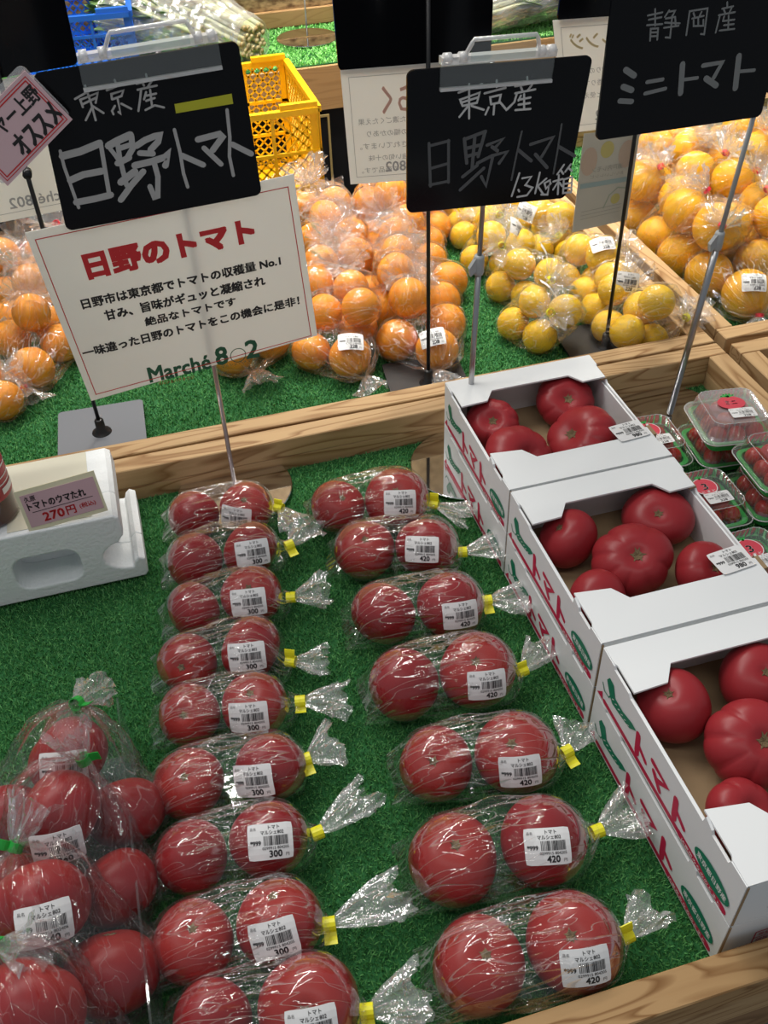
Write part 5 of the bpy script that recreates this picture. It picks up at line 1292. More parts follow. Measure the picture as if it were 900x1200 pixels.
# ---------------------------------------------------------------- cherry tomato packs
def rsq(w_, r, n=6, z=0., cor=0., amp=0.):
    pts = []
    for q, (cx, cy) in enumerate(((1,1),(-1,1),(-1,-1),(1,-1))):
        for k in range(n): a = math.pi/2*(q+k/(n-1)); pts.append((cx*(w_-r)+r*math.cos(a), cy*(w_-r)+r*math.sin(a)))
    # resample the outline evenly
    P_ = np.array(pts+pts[:1]); d = np.r_[0, np.cumsum(np.linalg.norm(np.diff(P_, axis=0), axis=1))]; N = 120; s_ = np.linspace(0, d[-1], N, endpoint=False)
    X = np.interp(s_, d, P_[:,0]); Y = np.interp(s_, d, P_[:,1]); k = 1+amp*np.where(np.arange(N) % 3 == 0, 1, -.4)
    return [(float(x*q), float(y*q), z) for x, y, q in zip(X, Y, k)]
def pack(loc, rz, label, var, seed):
    t = empty('cherry_tomato_pack', loc, rz); tag(t, label, 'cherry tomatoes', 'clear packs of cherry tomatoes')
    b = MB(); rings = [rsq(.034,.010,z=0), rsq(.036,.011,z=.001), rsq(.0385,.013,z=.0150), rsq(.0425,.014,z=.0155), rsq(.0430,.014,z=.0165), rsq(.0380,.013,z=.0168), rsq(.035,.011,z=.003)]
    V = [v for r_ in rings for v in r_]; N = 120; b.add(V, grid(V, len(rings), N, True)+[tuple(range(N))[::-1], tuple((len(rings)-1)*N+k for k in range(N))], 0, False); b.build('base_tray', GTRAY, t)
    b = MB(); rings = [rsq(.0470,.016,z=.0170), rsq(.0475,.016,z=.0215), rsq(.0430,.015,z=.0218), rsq(.0410,.015,z=.025,amp=.012), rsq(.0375,.014,z=.041,amp=.016), rsq(.0365,.014,z=.0440,amp=.014), rsq(.0330,.013,z=.0430), rsq(.0300,.012,z=.0425)]
    V = [v for r_ in rings for v in r_]; b.add(V, grid(V, len(rings), N, True)+[tuple((len(rings)-1)*N+k for k in range(N))], 0, False); b.build('lid', LIDM if var == 0 else LIDW, t)
    b = MB(); pr = rsq(.0474,.016,z=.0192); b.tube(pr+pr[:1], .0009, 5, cap=False); b.build('lid_rim', CLIPB, t)
    b = MB(); pr = rsq(.0362,.014,z=.0440,amp=.012); b.tube(pr+pr[:1], .0005, 4, cap=False); b.build('lid_bead', CLIPB, t)
    rs = random.Random(seed); me = CH
    for k, (x, y) in enumerate(((-.024,-.024),(0,-.025),(.024,-.023),(-.025,0),(0,.001),(.025,.002),(-.023,.025),(.001,.025),(.024,.024))):
        o = link('cherry_tomato', me, t); o.location = (x+rs.uniform(-.001,.001), y+rs.uniform(-.001,.001), .0175); o.scale = (.0122,)*3; o.rotation_euler = (rs.uniform(0,2), rs.uniform(0,2), rs.uniform(0,3))
    for k, (x, y) in enumerate(((-.012,-.012),(.012,-.012),(-.012,.012),(.012,.012))):
        o = link('cherry_tomato', me, t); o.location = (x, y, .0305); o.scale = (.0118,)*3
    f = Flat(); mats = [PINKR, WHITE, GTRAY, INK]
    if var == 0:
        f.disc((0,.006), .0155, 28, 1); f.disc((0,.006), .0145, 28, 0); f.text('3', (-.004,.000), .007, .011, bold=.04, mi=1)
        f.text('とまと', (-.009,-.006), .018, .004, mi=1)
        for a in (-.5, 0, .5): f.stroke([(0,.020), (math.sin(a)*.008, .020+math.cos(a)*.005)], .002, 2)
    else:
        f.disc((0,.006), .018, 28, 0, .75); f.text('ミニ', (-.008,.002), .015, .008, bold=.03, mi=1)
        for a in (-1.1, -.5, 0, .5, 1.1): f.stroke([(0,.0185), (math.sin(a)*.009, .0185+math.cos(a)*.006)], .0026, 2)
    lb = Flat(); lb.v = []; z_ = .0447
    vv = [(a, b_, z_+.0002*m_) for (a, b_), m_ in zip(f.v, [0]*len(f.v))]
    # layers by material so they do not coincide
    me_ = bpy.data.meshes.new('lid_label'); V2, F2, MI = [], [], []
    for fc, mi in zip(f.f, f.mi):
        k = len(V2); lay = {0:.0, 1:.00025, 2:.0003, 3:.0004}[mi]; lay = -.0002 if (mi == 1 and len(fc) == 28) else lay
        for v in fc: V2.append((f.v[v][0], f.v[v][1], z_+lay))
        F2.append(tuple(range(k, k+len(fc)))); MI.append(mi)
    me_.from_pydata(V2, [], F2); me_.polygons.foreach_set('material_index', MI); link('lid_label', me_, t, mats)
    m_, mp = SM['228']; o = link('price_sticker', m_, t); o.location = (.006, -.017, .0455); o.scale = (.82,.62,.05); link('print', mp, o)
    return t
LIDW = film_mat('glossy_lid_film', base=.30, white=.18, rough=.14, scale=18, bump=.4)
PINKR = mat('label_red', (.62,.06,.09), rough=.4)
CH = fruit_mesh('cherry_tomato', mat('cherry_tomato_skin', (.50,.02,.012), rough=.2, coat=.5), .97, .01, 4, 12, 16)
pack((.601,.893,.0062), -.05, 'cherry tomato pack right of the farthest white box, 228 yen sticker', 0, 1)
pack((.699,.872,.0062), -.10, 'lower pack of the rear stack, under the shiny pack with a printed tomato', 0, 2)
pack((.692,.860,.0520), -.16, 'shiny top pack with a large printed tomato on its lid', 1, 3)
pack((.612,.768,.0062), -.02, 'cherry tomato pack between the middle white box and the stacked packs', 0, 4)
pack((.706,.762,.0062), -.06, 'lower pack of the front stack at the right picture edge', 0, 5)
pack((.706,.762,.0520), -.06, 'top pack of the front stack at the right picture edge', 0, 6)
pack((.605,.655,.0062), .02, 'nearest cherry tomato pack, beside the front flap of the middle white box', 0, 7)

# ---------------------------------------------------------------- sign stands
def bil(q):
    A = [Vector(p) for p in q]   # TL TR BR BL
    n = (A[1]-A[3]).cross(A[0]-A[2]).normalized(); n = n if n.y < 0 else -n     # towards the camera side
    def fn(u, v, o=0.): return tuple((A[3]*(1-u)*(1-v)+A[2]*u*(1-v)+A[1]*u*v+A[0]*(1-u)*v)+n*o)
    return fn, n, ((A[1]-A[0]).length+(A[2]-A[3]).length)/2, ((A[0]-A[3]).length+(A[1]-A[2]).length)/2
def sheet(name, q, m, th=.002, rad=.0, parent=None, wave=0., nu=2, nv=2):
    fn, n, W, H = bil(q); b = MB()
    if rad > 0:
        o = []
        for cx, cy, a0 in ((1-rad/W,1-rad/H,0), (rad/W,1-rad/H,1), (rad/W,rad/H,2), (1-rad/W,rad/H,3)):
            for k in range(6): a = math.pi/2*(a0+k/5); o.append((cx+rad/W*math.cos(a), cy+rad/H*math.sin(a)))
        N = len(o); b.add([fn(u, v, 0) for u, v in o]+[fn(u, v, -th) for u, v in o], [tuple(range(N)), tuple(range(N, 2*N))[::-1]]+[(k, k+N, (k+1)%N+N, (k+1)%N) for k in range(N)])
    else:
        wv = lambda u, v: wave*math.sin(math.pi*u)*(1-v)
        V = [fn(i/(nu-1), j/(nv-1), k+wv(i/(nu-1), j/(nv-1))) for k in (0, -th) for i in range(nu) for j in range(nv)]
        g = grid(V, nu, nv); K = nu*nv; F_ = g+[tuple(x+K for x in f_[::-1]) for f_ in g]
        rim = [i*nv for i in range(nu)]+[(nu-1)*nv+j for j in range(1,nv)]+[i*nv+nv-1 for i in range(nu-2,-1,-1)]+[j for j in range(nv-2,0,-1)]
        F_ += [(a, b_, b_+K, a+K) for a, b_ in zip(rim, rim[1:]+rim[:1])]; b.add(V, F_)
    o = b.build(name, m)
    if parent: world_child(o, parent)
    return o, fn, W, H
def stand(name, label, base, kind, pole_top, pole_m, lower_m=None, joint=None, size=.115, rz=0., r0=.0035, r1=.0028, group='display sign stands'):
    bx, by = base[0], base[1]; t = empty(name, (bx, by, .006)); tag(t, label, 'sign stand', group)
    if kind == 'disc': world_child(MB().lathe([(.073,0),(.075,.0008),(.075,.0022),(.074,.003)], 64, (bx, by, .006), smooth=False).build('base_disc', MIRROR), t)
    else:
        o, *_ = sheet('base_plate', [(-size/2,size/2,.0035),(size/2,size/2,.0035),(size/2,-size/2,.0035),(-size/2,-size/2,.0035)], kind, .0035, .006)
        o.location = (bx, by+.005, .0065); o.rotation_euler = (0,0,rz); world_child(o, t)
    if kind != 'disc': world_child(MB().lathe([(.014,0),(.0145,.002),(.0135,.005),(.009,.006),(.009,.009),(.0065,.010),(.0065,.024),(.005,.026)], 20, (bx, by, .0098)).build('pole_socket', lower_m or pole_m), t)
    p0 = Vector((bx, by, .012)); p1 = Vector(pole_top)
    if joint:
        k = (joint-p0.z)/(p1.z-p0.z); pj = p0.lerp(p1, k)
        world_child(MB().tube([p0, pj], r0).build('lower_pole', lower_m or pole_m), t); world_child(MB().tube([pj, p1], r1).build('upper_pole', pole_m), t)
        b = MB(); b.lathe([(.0052,-.012),(.0062,-.009),(.0062,.009),(.0052,.012)], 16, tuple(pj))
        b.add([pj+Vector(v) for v in ((-.005,-.004,.010),(-.013,-.004,-.002),(-.011,-.004,-.012),(-.004,-.004,-.006),(-.005,.002,.010),(-.013,.002,-.002),(-.011,.002,-.012),(-.004,.002,-.006))], [(0,1,2,3),(7,6,5,4),(0,4,5,1),(1,5,6,2),(2,6,7,3),(3,7,4,0)])
        world_child(b.build('height_clamp', GPLAST), t)
    else: world_child(MB().tube([p0, p1], r1).build('pole', pole_m), t)
    return t
def clip(parent, fn, W, H, u0, u1):
    """clear spring clip gripping the top edge of a board"""
    b = MB()
    def P3(u, y, o): return Vector(fn(u, 1+y/H, o))
    def bar(ua, ub, ya, yb, oa, ob, mi=0): 
        V = [P3(u, y, o) for u in (ua, ub) for y in (ya, yb) for o in (oa, ob)]; b.add(V, [(0,1,3,2),(4,6,7,5),(0,4,5,1),(2,3,7,6),(0,2,6,4),(1,5,7,3)], mi)
    bar(u0, u1, -.019, .004, .0006, .0030, 1); bar(u0, u1, -.0215, -.0185, .0006, .0052); bar(u0, u1, .004, .011, -.004, .0065)
    m0, m1 = u0+(u1-u0)*.24, u0+(u1-u0)*.80; d = (u1-u0)*.05
    for a in ((m0-d, .009), (m0, .026), (m1, .026), (m1+d, .009)): pass
    b.tube([P3(m0-d, .009, .004), P3(m0, .024, .009), P3(m0+d*.3, .027, .009), P3(m1-d*.3, .027, .009), P3(m1, .024, .009), P3(m1+d, .009, .004)], .0022, 8)
    bar(m0, m1, .006, .024, .0072, .0084, 1)
    for u in (u0+.03, m0-d*1.2, m1+d*1.2, u1-.03): b.tube([P3(u-.02, .010, .004), P3(u+.02, .010, .004)], .0052, 10)
    return world_child(b.build('clear_clip', [CLIPB, CLEAR]), parent)
def lettering(parent, name, fl, fn, W, H, mats, off=.0005): 
    return world_child(fl.build(name, lambda a, b, k: fn(a/W, b/H, off*.6+k*.000002), mats, lay=True), parent)
def uvstrokes(f, data, W, H, mi=0, k=1.):
    for w_, pl in data: f.stroke([(u*W, v*H) for u, v in pl], w_*k, mi)

B_ = DATA['bases']
# left stand: chalkboard above a paper notice on a clear rod
t = stand('sign_stand', 'clear rod stand with black board and white tomato notice, left of the front tray', B_['acr'], 'disc', (.058, .998, .56), ROD, r1=.0030)
bd, fn, W, H = sheet('chalkboard', DATA['chalk_left'], BOARD, .003, .007, t)
f = Flat(); uvstrokes(f, DATA['chalk_left_text'], W, H); lettering(bd, 'chalk_lettering', f, fn, W, H, CHALK)
for o in list(COL.objects):
    if o.name.startswith('chalk_lettering') and o.parent == bd: pass
q = DATA['tape']; tp = MB(); tp.add([fn(u, v, o) for o in (.0003,.0007) for u, v in q], [(3,2,1,0),(4,5,6,7),(0,1,5,4),(1,2,6,5),(2,3,7,6),(3,0,4,7)]); world_child(tp.build('yellow_tape', YTAPE2), bd)
clip(t, fn, W, H, .22, .90)
pp, fn, W, H = sheet('paper_notice', DATA['paper_left'], PAPER, .0006, 0, t, wave=0.0)
f = Flat(); mi = {'red': 0, 'ink': 1, 'dgreen': 2}
for body, col, bold, p0, p1, h in DATA['paper_left_lines']:
    a = Vector((p0[0]*W, p0[1]*H)); b = Vector((p1[0]*W, p1[1]*H)); ang = math.atan2((b-a).y, (b-a).x)
    f.text(body, a, (b-a).length, h*H*1.02, ang, bold, mi[col])
c = DATA['paper_left_ring'][0]; f.ring((c[0]*W, c[1]*H), .0086, .0096, 36, 2)
bb = [(u*W, v*H) for u, v in DATA['paper_left_border']]; f.stroke(bb+[bb[0]], .0010, 0)
lettering(pp, 'printed_text', f, fn, W, H, [RED, INK, DGREEN], .0006)

dm, fn, W, H = sheet('recommendation_card', DATA['diamond'], PINK2, .0012, 0, t)
f = Flat(); 
for i_, o_ in ((.006,.0012), (.0035,.0008)): f.stroke([(i_,i_),(W-i_,i_),(W-i_,H-i_),(i_,H-i_),(i_,i_)], o_, 0)
f.text('バイヤー上野', (.004, H*.56), W*.90, H*.27, bold=.05, mi=1); f.text('オススメ', (W*.36, H*.12), W*.60, H*.34, bold=.06, mi=1)
lettering(dm, 'printed_text', f, fn, W, H, [RED, INK])
A = [Vector(v) for v in DATA['diamond']]; cc = sum(A, Vector())/4; sl = [cc+(v-cc)*1.06+Vector((-.003,.0022,.003)) for v in A]; sheet('clear_sleeve', sl, CLIPM, .0010, .006, t)
cp = A[3]+Vector((.020,.004,.006)); world_child(MB().tube([cp, cp+Vector((0,.010,0))], .0045, 10).build('card_clip', BLACKM), t)

# middle stand
t = stand('sign_stand', 'grey pole stand with clear-clipped board reading 1.3kg, behind the farthest white box', B_['mid'], 'disc', (.382, .962, .52), STEEL, STEEL, joint=.299)
bd, fn, W, H = sheet('chalkboard', DATA['chalk_mid'], BOARD, .003, .007, t)
f = Flat(); uvstrokes(f, DATA['chalk_mid_text'], W, H, 0); uvstrokes(f, DATA['chalk_mid_faint'], W, H, 1); lettering(bd, 'chalk_lettering', f, fn, W, H, [CHALKW, CHALKD])
clip(t, fn, W, H, .17, .78)
# right stand
t = stand('sign_stand', 'leaning grey pole stand with black cherry tomato board at the upper right', B_['right'], 'disc', (.712, .968, .50), GPLAST, STEEL, joint=.272, r0=.0045, r1=.003)
bd, fn, W, H = sheet('chalkboard', DATA['chalk_right'], BOARD, .003, .007, t)
f = Flat(); uvstrokes(f, DATA['chalk_right_text'], W, H, 0); lettering(bd, 'chalk_lettering', f, fn, W, H, [CHALKG])

def back_notice(t, q, title, lines, tcol, logo=0., title_right=.45, tsize=.034):
    pp, fn, W, H = sheet('paper_notice', q, PAPER, .0006, 0, t)
    f = Flat(); m_ = .009
    f.stroke([(m_,m_),(W-m_,m_),(W-m_,H-m_),(m_,H-m_),(m_,m_)], .0006, 2)
    wt = len(title)*tsize; f.text(title, (W*title_right-wt*.0, H-m_-tsize*1.35), min(wt, W*(1-title_right)-m_), tsize*.95, bold=.03, mi=0, mirror=True)
    for k, l_ in enumerate(lines):
        wl = min(len(l_)*.0088, W-2.6*m_); f.text(l_, (m_*1.6+(.012 if k % 2 else .002)*1.0, H-m_-.058-k*.0155), wl, .0078, mi=1, mirror=True)
    f.text('Marché 802', (W*.5-.045+logo, m_*1.5), .09, .013, bold=.03, mi=1, mirror=True)
    lettering(pp, 'print_showing_through', f, fn, W, H, [tcol, GREY, GREY], .0005); return pp
THRU_O = mat('orange_print_through_paper', (.72,.42,.33), rough=.7); THRU_Y = mat('yellow_print_through_paper', (.74,.60,.33), rough=.7)
t = stand('sign_stand', 'black pole stand seen from behind in the orange tray, notice with mirrored writing', B_['b502'], BLACKM, (.377, 1.154, .60), BLACKM, size=.118, rz=-.10)
sheet('chalkboard', [(a, b+.006, c) for a, b, c in DATA['board_mid']], BOARD, .003, .007, t)
back_notice(t, [(a, b+.005, c) for a, b, c in DATA['paper_mid']], 'いよかんらく', ['皮が薄くしっとりした濃ごくたえ果', '味の幅のかあり', 'されています。', 'ご家庭、さらに強い旬の十味', '一度お試しの商品です。'], THRU_O, title_right=.26)
t = stand('sign_stand', 'black pole stand at far left seen from behind, its notice mirrored, grey base plate', B_['farleft'], GREYM, (-.106, 1.180, .56), BLACKM, size=.122, rz=-.04)
sheet('chalkboard', [(a, b+.006, c) for a, b, c in DATA['board_left']], BOARD, .003, .007, t)
back_notice(t, [(a, b+.005, c) for a, b, c in DATA['paper_farleft']], 'みかん', ['甘みと酸味のバランスが良い', 'さわやかな香り', '冬の味覚をどうぞ', '産地直送でお届け', '人気のみかんです'], THRU_O, logo=.045)
t = stand('sign_stand', 'black pole stand by the lemons seen from behind, with pale lemon leaflet', B_['b743'], BLACKM, (.672, 1.166, .60), BLACKM, size=.125, rz=-.06)
sheet('chalkboard', [(a, b+.008, c) for a, b, c in DATA['board_far']], BOARD, .003, .007, t)
back_notice(t, [(a, b+.006, c) for a, b, c in DATA['paper_far']], 'オレンジ', ['果汁たっぷりの味わい', 'さわやかな香りです', '皮ごと使えます'], THRU_Y, title_right=.10, tsize=.02)
lf, fn, W, H = sheet('lemon_leaflet', DATA['card_far'], mat('leaflet_paper', (.62,.60,.50), rough=.6), .0006, 0, t)
f = Flat(); f.add([(W*.04,H*.45),(W*.96,H*.45),(W*.96,H*.50),(W*.04,H*.50)], [(0,1,2,3)], 1); f.disc((W*.45,H*.82), .010, 20, 0, 1.15); f.disc((W*.72,H*.28), .007, 20, 0, 1.1)
f.stroke([(W*.52,H*.20),(W*.60,H*.33),(W*.74,H*.40),(W*.88,H*.38)], .0016, 3); f.disc((W*.15,H*.72), .012, 20, 2, 1.6); f.disc((W*.82,H*.75), .013, 20, 2, 1.5)
f.text('瀬戸内レモン', (W*.22,H*.60), W*.55, .008, mi=4, mirror=True); f.text('おいしいレシピ', (W*.2,H*.54), W*.6, .005, mi=4, mirror=True)
for k in range(3): f.stroke([(W*.12,H*(.20-k*.04)),(W*.85,H*(.21-k*.04))], .0006, 4)
lettering(lf, 'print_showing_through', f, fn, W, H, [mat('pale_lemon_print', (.62,.55,.20), rough=.7), mat('pale_blue_print', (.38,.50,.48), rough=.7), mat('pale_peach_print', (.62,.48,.36), rough=.7), mat('pale_leaf_print', (.40,.46,.34), rough=.7), mat('pale_text_print', (.42,.41,.34), rough=.7)], .0006)

# ---------------------------------------------------------------- foam block with sauce bottle and price card
def foam_part(y0, y1, holes):
    cu = bpy.data.curves.new('f', 'CURVE'); cu.dimensions = '2D'; cu.fill_mode = 'BOTH'; cu.extrude = (y1-y0)/2-.0025; cu.bevel_depth = .0025; cu.bevel_resolution = 2
    def spl(pts):
        s_ = cu.splines.new('POLY'); s_.points.add(len(pts)-1); s_.use_cyclic_u = True
        for p, v in zip(s_.points, pts): p.co = (v[0], v[1], 0, 1)
    notch = [(-.0715,.0025),(-.0690,.006),(-.0690,.026),(-.0730,.0285),(-.0765,.0250),(-.079,.0175)]
    arc = [(-.082-.033*math.sin(a), .0400-.0245*math.cos(a)) for a in [k*math.pi/10 for k in range(0, 10)]]
    prof = [(-.45,.0025)]+notch+arc+[(-.0900,.0665),(-.0860,.071),(-.0845,.078),(-.0860,.0965),(-.0900,.0995),(-.45,.0995)]
    spl(prof)
    if holes:
        for cx, w_ in ((-.1755,.040), (-.283,.040), (-.39,.040)):
            h_ = .0265; r = .019; z = .0420; pts = []
            for sx, sy, q in ((1,1,0),(-1,1,1),(-1,-1,2),(1,-1,3)):
                for k in range(6): a = math.pi/2*(q+k/5); pts.append((cx+sx*(w_-r)+r*math.cos(a), z+sy*(h_-r)+r*math.sin(a)))
            spl(pts[::-1])
    ob = bpy.data.objects.new('f', cu); COL.objects.link(ob); bpy.context.view_layer.update(); me = bpy.data.meshes.new_from_object(ob.evaluated_get(bpy.context.evaluated_depsgraph_get()))
    mt = Matrix(((1,0,0,0),(0,0,-1,(y0+y1)/2),(0,1,0,.0055),(0,0,0,1))); V = [mt @ v.co for v in me.vertices]; F_ = [tuple(p.vertices) for p in me.polygons]
    bpy.data.objects.remove(ob); return V, F_
b = MB(); V, F_ = foam_part(.879, .925, True); b.add(V, F_); V, F_ = foam_part(.9245, 1.012, False); b.add(V, F_)
fb = b.build('foam_block', FOAM); tag(fb, 'white styrofoam block with rounded recesses, at the left edge of the tomato tray', 'foam block')
world_child(MB().box(-.205, -.112, .886, 1.009, .1078, .1084).build('masking_tape', MASK), fb)
pc = empty('price_card', (-.143, .895, .1078)); tag(pc, 'pink price card in a cream holder reading 270 yen, on the foam block', 'price card')
mt = Matrix.Translation((-.139, .8895, .1340)) @ Matrix.Rotation(math.radians(-5.6), 4, 'Y') @ Matrix.Rotation(math.radians(-18.5), 4, 'X')
def cardfn(a, b, o=0): return mt @ Vector((a, -o, b))
W, H = .089, .050
def slab(a0, a1, b0, b1, o0, o1): 
    b = MB(); b.add([cardfn(a, b_, o) for a in (a0,a1) for b_ in (b0,b1) for o in (o0,o1)], [(0,1,3,2),(4,6,7,5),(0,4,5,1),(2,3,7,6),(0,2,6,4),(1,5,7,3)]); return b
world_child(slab(-W/2, W/2, -H/2, H/2, -.0015, 0).build('card_holder', CREAM), pc)
world_child(slab(-W/2+.004, W/2-.003, -H/2+.005, H/2-.006, .0001, .0006).build('card_sheet', PINK), pc)
f = Flat(); f.text('久原', (-.037,.0100), .012, .0065, bold=.03); f.text('トマトのウマたれ', (-.036,.0000), .064, .0088, bold=.06); f.stroke([(-.033,-.0030),(.034,-.0030)], .0007)
f.text('270', (-.024,-.0165), .023, .0100, bold=.07, mi=1); f.text('円', (.002,-.0165), .010, .0100, bold=.05, mi=1); f.text('(税込)', (.017,-.0140), .018, .0065, bold=.03, mi=1)
world_child(f.build('lettering', lambda a, b: tuple(cardfn(a, b, .0009)), [INK, RED]), pc)
bt = empty('sauce_bottle', (-.2215, .925, .1078)); tag(bt, 'dark sauce bottle with red label standing on the foam block', 'bottle')
MB().lathe([(.024,0),(.030,.002),(.031,.006),(.031,.105),(.028,.120),(.015,.145),(.0125,.150),(.0125,.170)], 40).build('bottle_body', DARKGLASS, bt)
b = MB(); b.lathe([(.0312,.034),(.0316,.0345),(.0316,.098),(.0312,.0985)], 40); b.build('label', mat('label_crimson', (.42,.012,.03), rough=.35), bt)
for z0, z1, a0, a1 in ((.040,.048,-.7,.1), (.052,.0535,-1.4,.6), (.060,.0615,-1.4,.6), (.072,.0745,-1.4,.6)):
    k = 10; V = [(.0320*math.cos(a0+(a1-a0)*i/k), .0320*math.sin(a0+(a1-a0)*i/k), z) for z in (z0, z1) for i in range(k+1)]
    MB().add(V, [(i, i+1, k+2+i, k+1+i) for i in range(k)]).build('label_stripe', WHITE, bt)
MB().lathe([(.0145,.168),(.015,.169),(.015,.188),(.014,.190)], 24).build('cap', mat('red_cap', (.5,.02,.02), rough=.4), bt)

# ---------------------------------------------------------------- plastic crates
def crate(name, label, m, x0, x1, y0, y1, z0, z1, rz=0., inside=True, panels=3):
    W, D_, H = x1-x0, y1-y0, z1-z0; t = empty(name, ((x0+x1)/2, (y0+y1)/2, z0), rz); tag(t, label, 'crate')
    def wall(nm, L, mt, notch=True):
        b = MB(); th = .004
        def bx_(a0, a1, h0, h1, o0=-th/2, o1=th/2): b.box(a0, a1, o0, o1, h0, h1, mtx=mt)
        bx_(-L/2, L/2, H-.012, H-.001, -.008, .004); bx_(-L/2, L/2, 0, .012); 
        for h in (H*.34, H*.64): bx_(-L/2, L/2, h-.003, h+.003, -.005, .002)
        n = max(2, int(L/.075))
        for k in range(n+1): a = -L/2+L*k/n; bx_(max(a-.003,-L/2), min(a+.003, L/2), 0, H-.006, -.0045, .002)
        bx_(-L/2, -L/2+.014, 0, H); bx_(L/2-.014, L/2, 0, H)
        o = b.build(nm, m, t)
        g = MB(); st_ = .019; wd = .0017
        for (h0, h1) in ((.012, H*.34), (H*.34, H*.64), (H*.64, H-.012)):
            hh = h1-h0; a = -L/2-hh
            while a < L/2:
                for sg in (1, -1):
                    p = []
                    for (aa, h_) in ((a, h0), (a+hh, h1)):
                        p.append((aa, h_ if sg > 0 else h0+h1-h_))
                    (a1, b1), (a2, b2) = p
                    if a1 < -L/2: b1 += (b2-b1)*(-L/2-a1)/(a2-a1); a1 = -L/2
                    if a2 > L/2: b2 = b1+(b2-b1)*(L/2-a1)/(a2-a1); a2 = L/2
                    if a2-a1 < .002 or (nm == 'long_side' and h1 > H*.9 and .02 < (a1+a2)/2 < .15): continue
                    dx, dz = (a2-a1), (b2-b1); l_ = math.hypot(dx, dz); nx, nz = -dz/l_*wd, dx/l_*wd
                    V = [mt @ Vector(v) for v in [(a1+nx,o,b1+nz) for o in (-.001,.001)]+[(a1-nx,o,b1-nz) for o in (-.001,.001)]+[(a2+nx,o,b2+nz) for o in (-.001,.001)]+[(a2-nx,o,b2-nz) for o in (-.001,.001)]]
                    g.add(V, [(0,2,6,4),(1,5,7,3),(0,4,5,1),(2,3,7,6)])
                a += st_
        gl = g.build('lattice', m, o); gl['kind'] = 'stuff'
    wall('long_side', W, Matrix.Translation((0,-D_/2,0))); wall('long_side', W, Matrix.Translation((0,D_/2,0)) @ Matrix.Rotation(math.pi, 4, 'Z'))
    wall('short_side', D_, Matrix.Translation((W/2,0,0)) @ Matrix.Rotation(math.pi/2, 4, 'Z')); wall('short_side', D_, Matrix.Translation((-W/2,0,0)) @ Matrix.Rotation(-math.pi/2, 4, 'Z'))
    MB().box(-W/2, W/2, -D_/2, D_/2, 0, .004).build('crate_bottom', m, t)
    for sy in (-1, 1): MB().box(W/2-.07, W/2, sy*D_/2-.006, sy*D_/2+.005, H-.001, H+.009).build('rim_step', m, t)
    return t
crate('plastic_crate', 'yellow lattice plastic crate behind the orange bags', YCR, -.06, .373, 1.80, 2.09, -.0235, .205)
crate('plastic_crate', 'blue lattice plastic crate on the back shelf at upper left', BCR, -.16, .095, 2.40, 2.58, .124, .250, rz=-.05)
b = MB().box(.20, .262, 1.90, 1.94, -.0185, .075).build('small_carton', WHITE); tag(b, 'small white carton inside the yellow crate', 'carton')
for k, (x, y) in enumerate(((.22,1.86), (.30,1.86))):
    t = empty('greens_pack', (x, y, -.0185)); tag(t, ['film-wrapped pale greens in the yellow crate, left one', 'film-wrapped pale greens in the yellow crate, right one'][k], 'vegetable pack')
    g = MB(); rs = random.Random(k)
    for j in range(26): a = rs.uniform(0,6.28); g.tube([(rs.uniform(-.02,.02), rs.uniform(-.012,.012), .001), (rs.uniform(-.03,.03), rs.uniform(-.015,.015), .04), (rs.uniform(-.035,.035), rs.uniform(-.02,.02), .075)], [.003,.004,.002], 5)
    o = g.build('stalks', STALK, t); o['kind'] = 'stuff'
    V, F_, K = hull_film([(-.015,0,.03,.02),(.015,0,.03,.02),(0,0,.05,.025)], (0,0,.09), k, 20, 30); me = bpy.data.meshes.new('bag_film'); me.from_pydata(V, [], F_); me.materials.append(FILM2); fold_attr(me, K); me.polygons.foreach_set('use_smooth', [True]*len(F_)); link('bag_film', me, t)

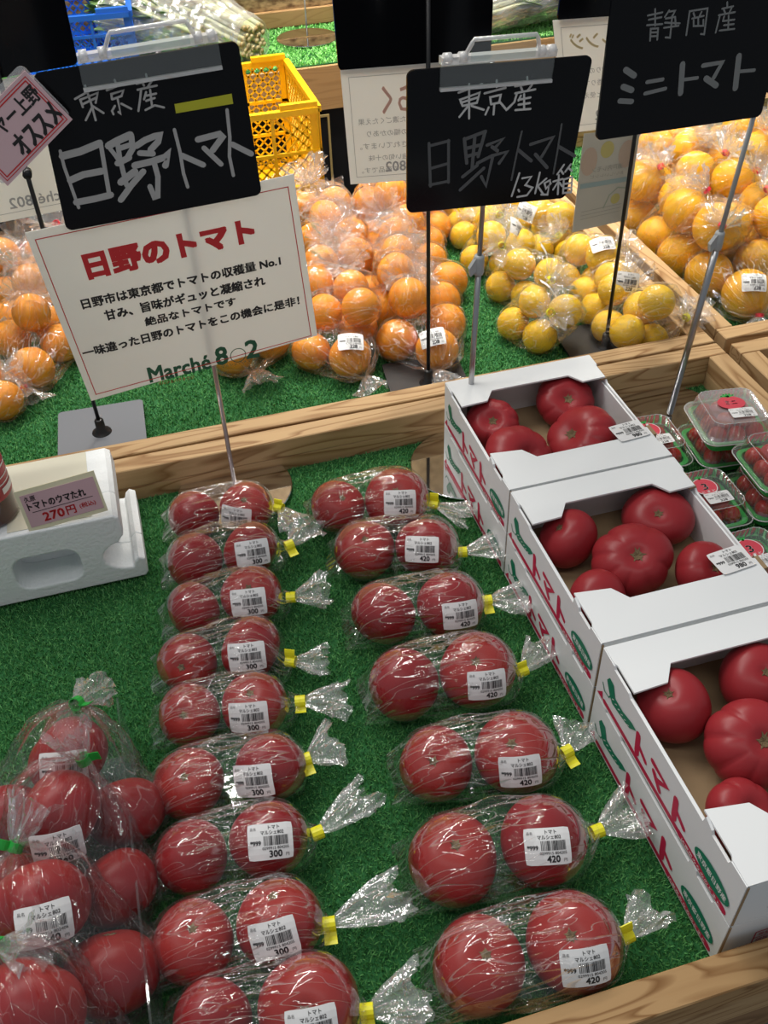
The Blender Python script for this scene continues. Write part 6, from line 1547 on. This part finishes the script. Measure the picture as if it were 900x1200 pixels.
# leafy bundles on the back shelf
def bundle(loc, rz, label, n=34, L=.26, lean=.22, seed=0, pale=.5, rad=.035, fan=2.6):
    t = empty('greens_bundle', loc, rz); tag(t, label, 'leafy vegetable', 'film-wrapped greens on the back shelf'); rs = random.Random(seed)
    s_ = MB(); e = MB(); lf = MB()
    for k in range(n):
        a = rs.uniform(0, 6.28); r = rad*math.sqrt(rs.random()); x, z = r*math.cos(a), rad+r*math.sin(a)*.9+.004
        q = [(x, 0, z), (x*1.2, L*.35, z*1.1+L*lean*.3), (x*fan, L*.72, z*1.2+L*lean*.7), (x*fan*1.2+rs.uniform(-.01,.01), L, z*1.1+L*lean)]
        s_.tube(q, [.0058,.0050,.0035,.0015], 6); e.lathe([(.0060,-.001),(.0062,.0),(.0050,.001)], 7, (0,0,0)) if False else None
        e.tube([(x,-.0035,z),(x,.0005,z)], .0060, 7)
        for j in range(8):
            c = Vector(q[1]).lerp(Vector(q[3]), rs.random()); w_ = rs.uniform(.014,.030); l_ = rs.uniform(.04,.08); d = Vector((rs.uniform(-.5,.5), 1, rs.uniform(-.2,.6))).normalized(); sd = d.cross(Vector((rs.uniform(-.4,.4),0,1))).normalized()
            up = sd.cross(d); lf.add([c, c+d*l_*.35+sd*w_/2+up*.004, c+d*l_*.35-sd*w_/2+up*.004, c+d*l_*.8+sd*w_*.35, c+d*l_*.8-sd*w_*.35, c+d*l_-up*.003, c+d*l_*.5-up*.002], [(0,1,6),(0,6,2),(1,3,6),(2,6,4),(3,5,6),(4,6,5)])
    o = s_.build('stalks', STALK, t); o['kind'] = 'stuff'; o = e.build('cut_ends', BUTT, t); o['kind'] = 'stuff'; o = lf.build('leaves', LEAF, t); o['kind'] = 'stuff'
    V = []; nu, nv = 22, 40
    for i in range(nu):
        y = -.004+i/(nu-1)*(L+.01); k = i/(nu-1); w_ = rad*1.12*(1+(fan*.62)*max(0, k-.15)); h_ = rad*1.12*(1+.35*k); zc = rad+.004+L*lean*k*.95
        for j in range(nv): a = 2*math.pi*j/nv; nn = noise.noise(Vector((y*60+seed, math.cos(a)*3, math.sin(a)*3)))*.006; V.append(((w_+nn)*math.cos(a), y, max(.003, zc+(h_+nn)*math.sin(a))))
    F_ = grid(V, nu, nv, True); me = bpy.data.meshes.new('wrap_film'); me.from_pydata(V, [], F_); me.materials.append(TAIL2); link('wrap_film', me, t)
    return t
TAIL2 = film_mat('greens_film', base=.22, white=.14, rough=.12, scale=45, bump=.9)
bundle((.350, 2.350, .122), .60, 'bundle of film-wrapped greens nearest the yellow crate, cut ends forward', seed=1, rad=.044, n=44, fan=2.0)
bundle((.262, 2.420, .122), .78, 'bundle of film-wrapped greens second from the crate, cut ends forward', seed=2, rad=.042, L=.22, n=44, fan=1.7)
bundle((.205, 2.455, .122), .95, 'bundle of film-wrapped greens beside the blue crate', seed=3, rad=.034, L=.18, fan=1.4)
bundle((.84, 2.345, .122), -1.42, 'film-wrapped green onions above the middle chalkboard, front one', seed=4, rad=.042, lean=.12, fan=1.6, L=.30, n=44)
bundle((.84, 2.46, .122), -1.42, 'film-wrapped green onions above the middle chalkboard, rear one', seed=5, rad=.040, lean=.25, fan=1.4, L=.30)
t = stand('sign_stand', 'thin rod stand with dark round base on the back shelf turf', (.505, 2.49, 0), 'disc', (.505, 2.49, .55), STEEL, r1=.002)
t.location.z = .122
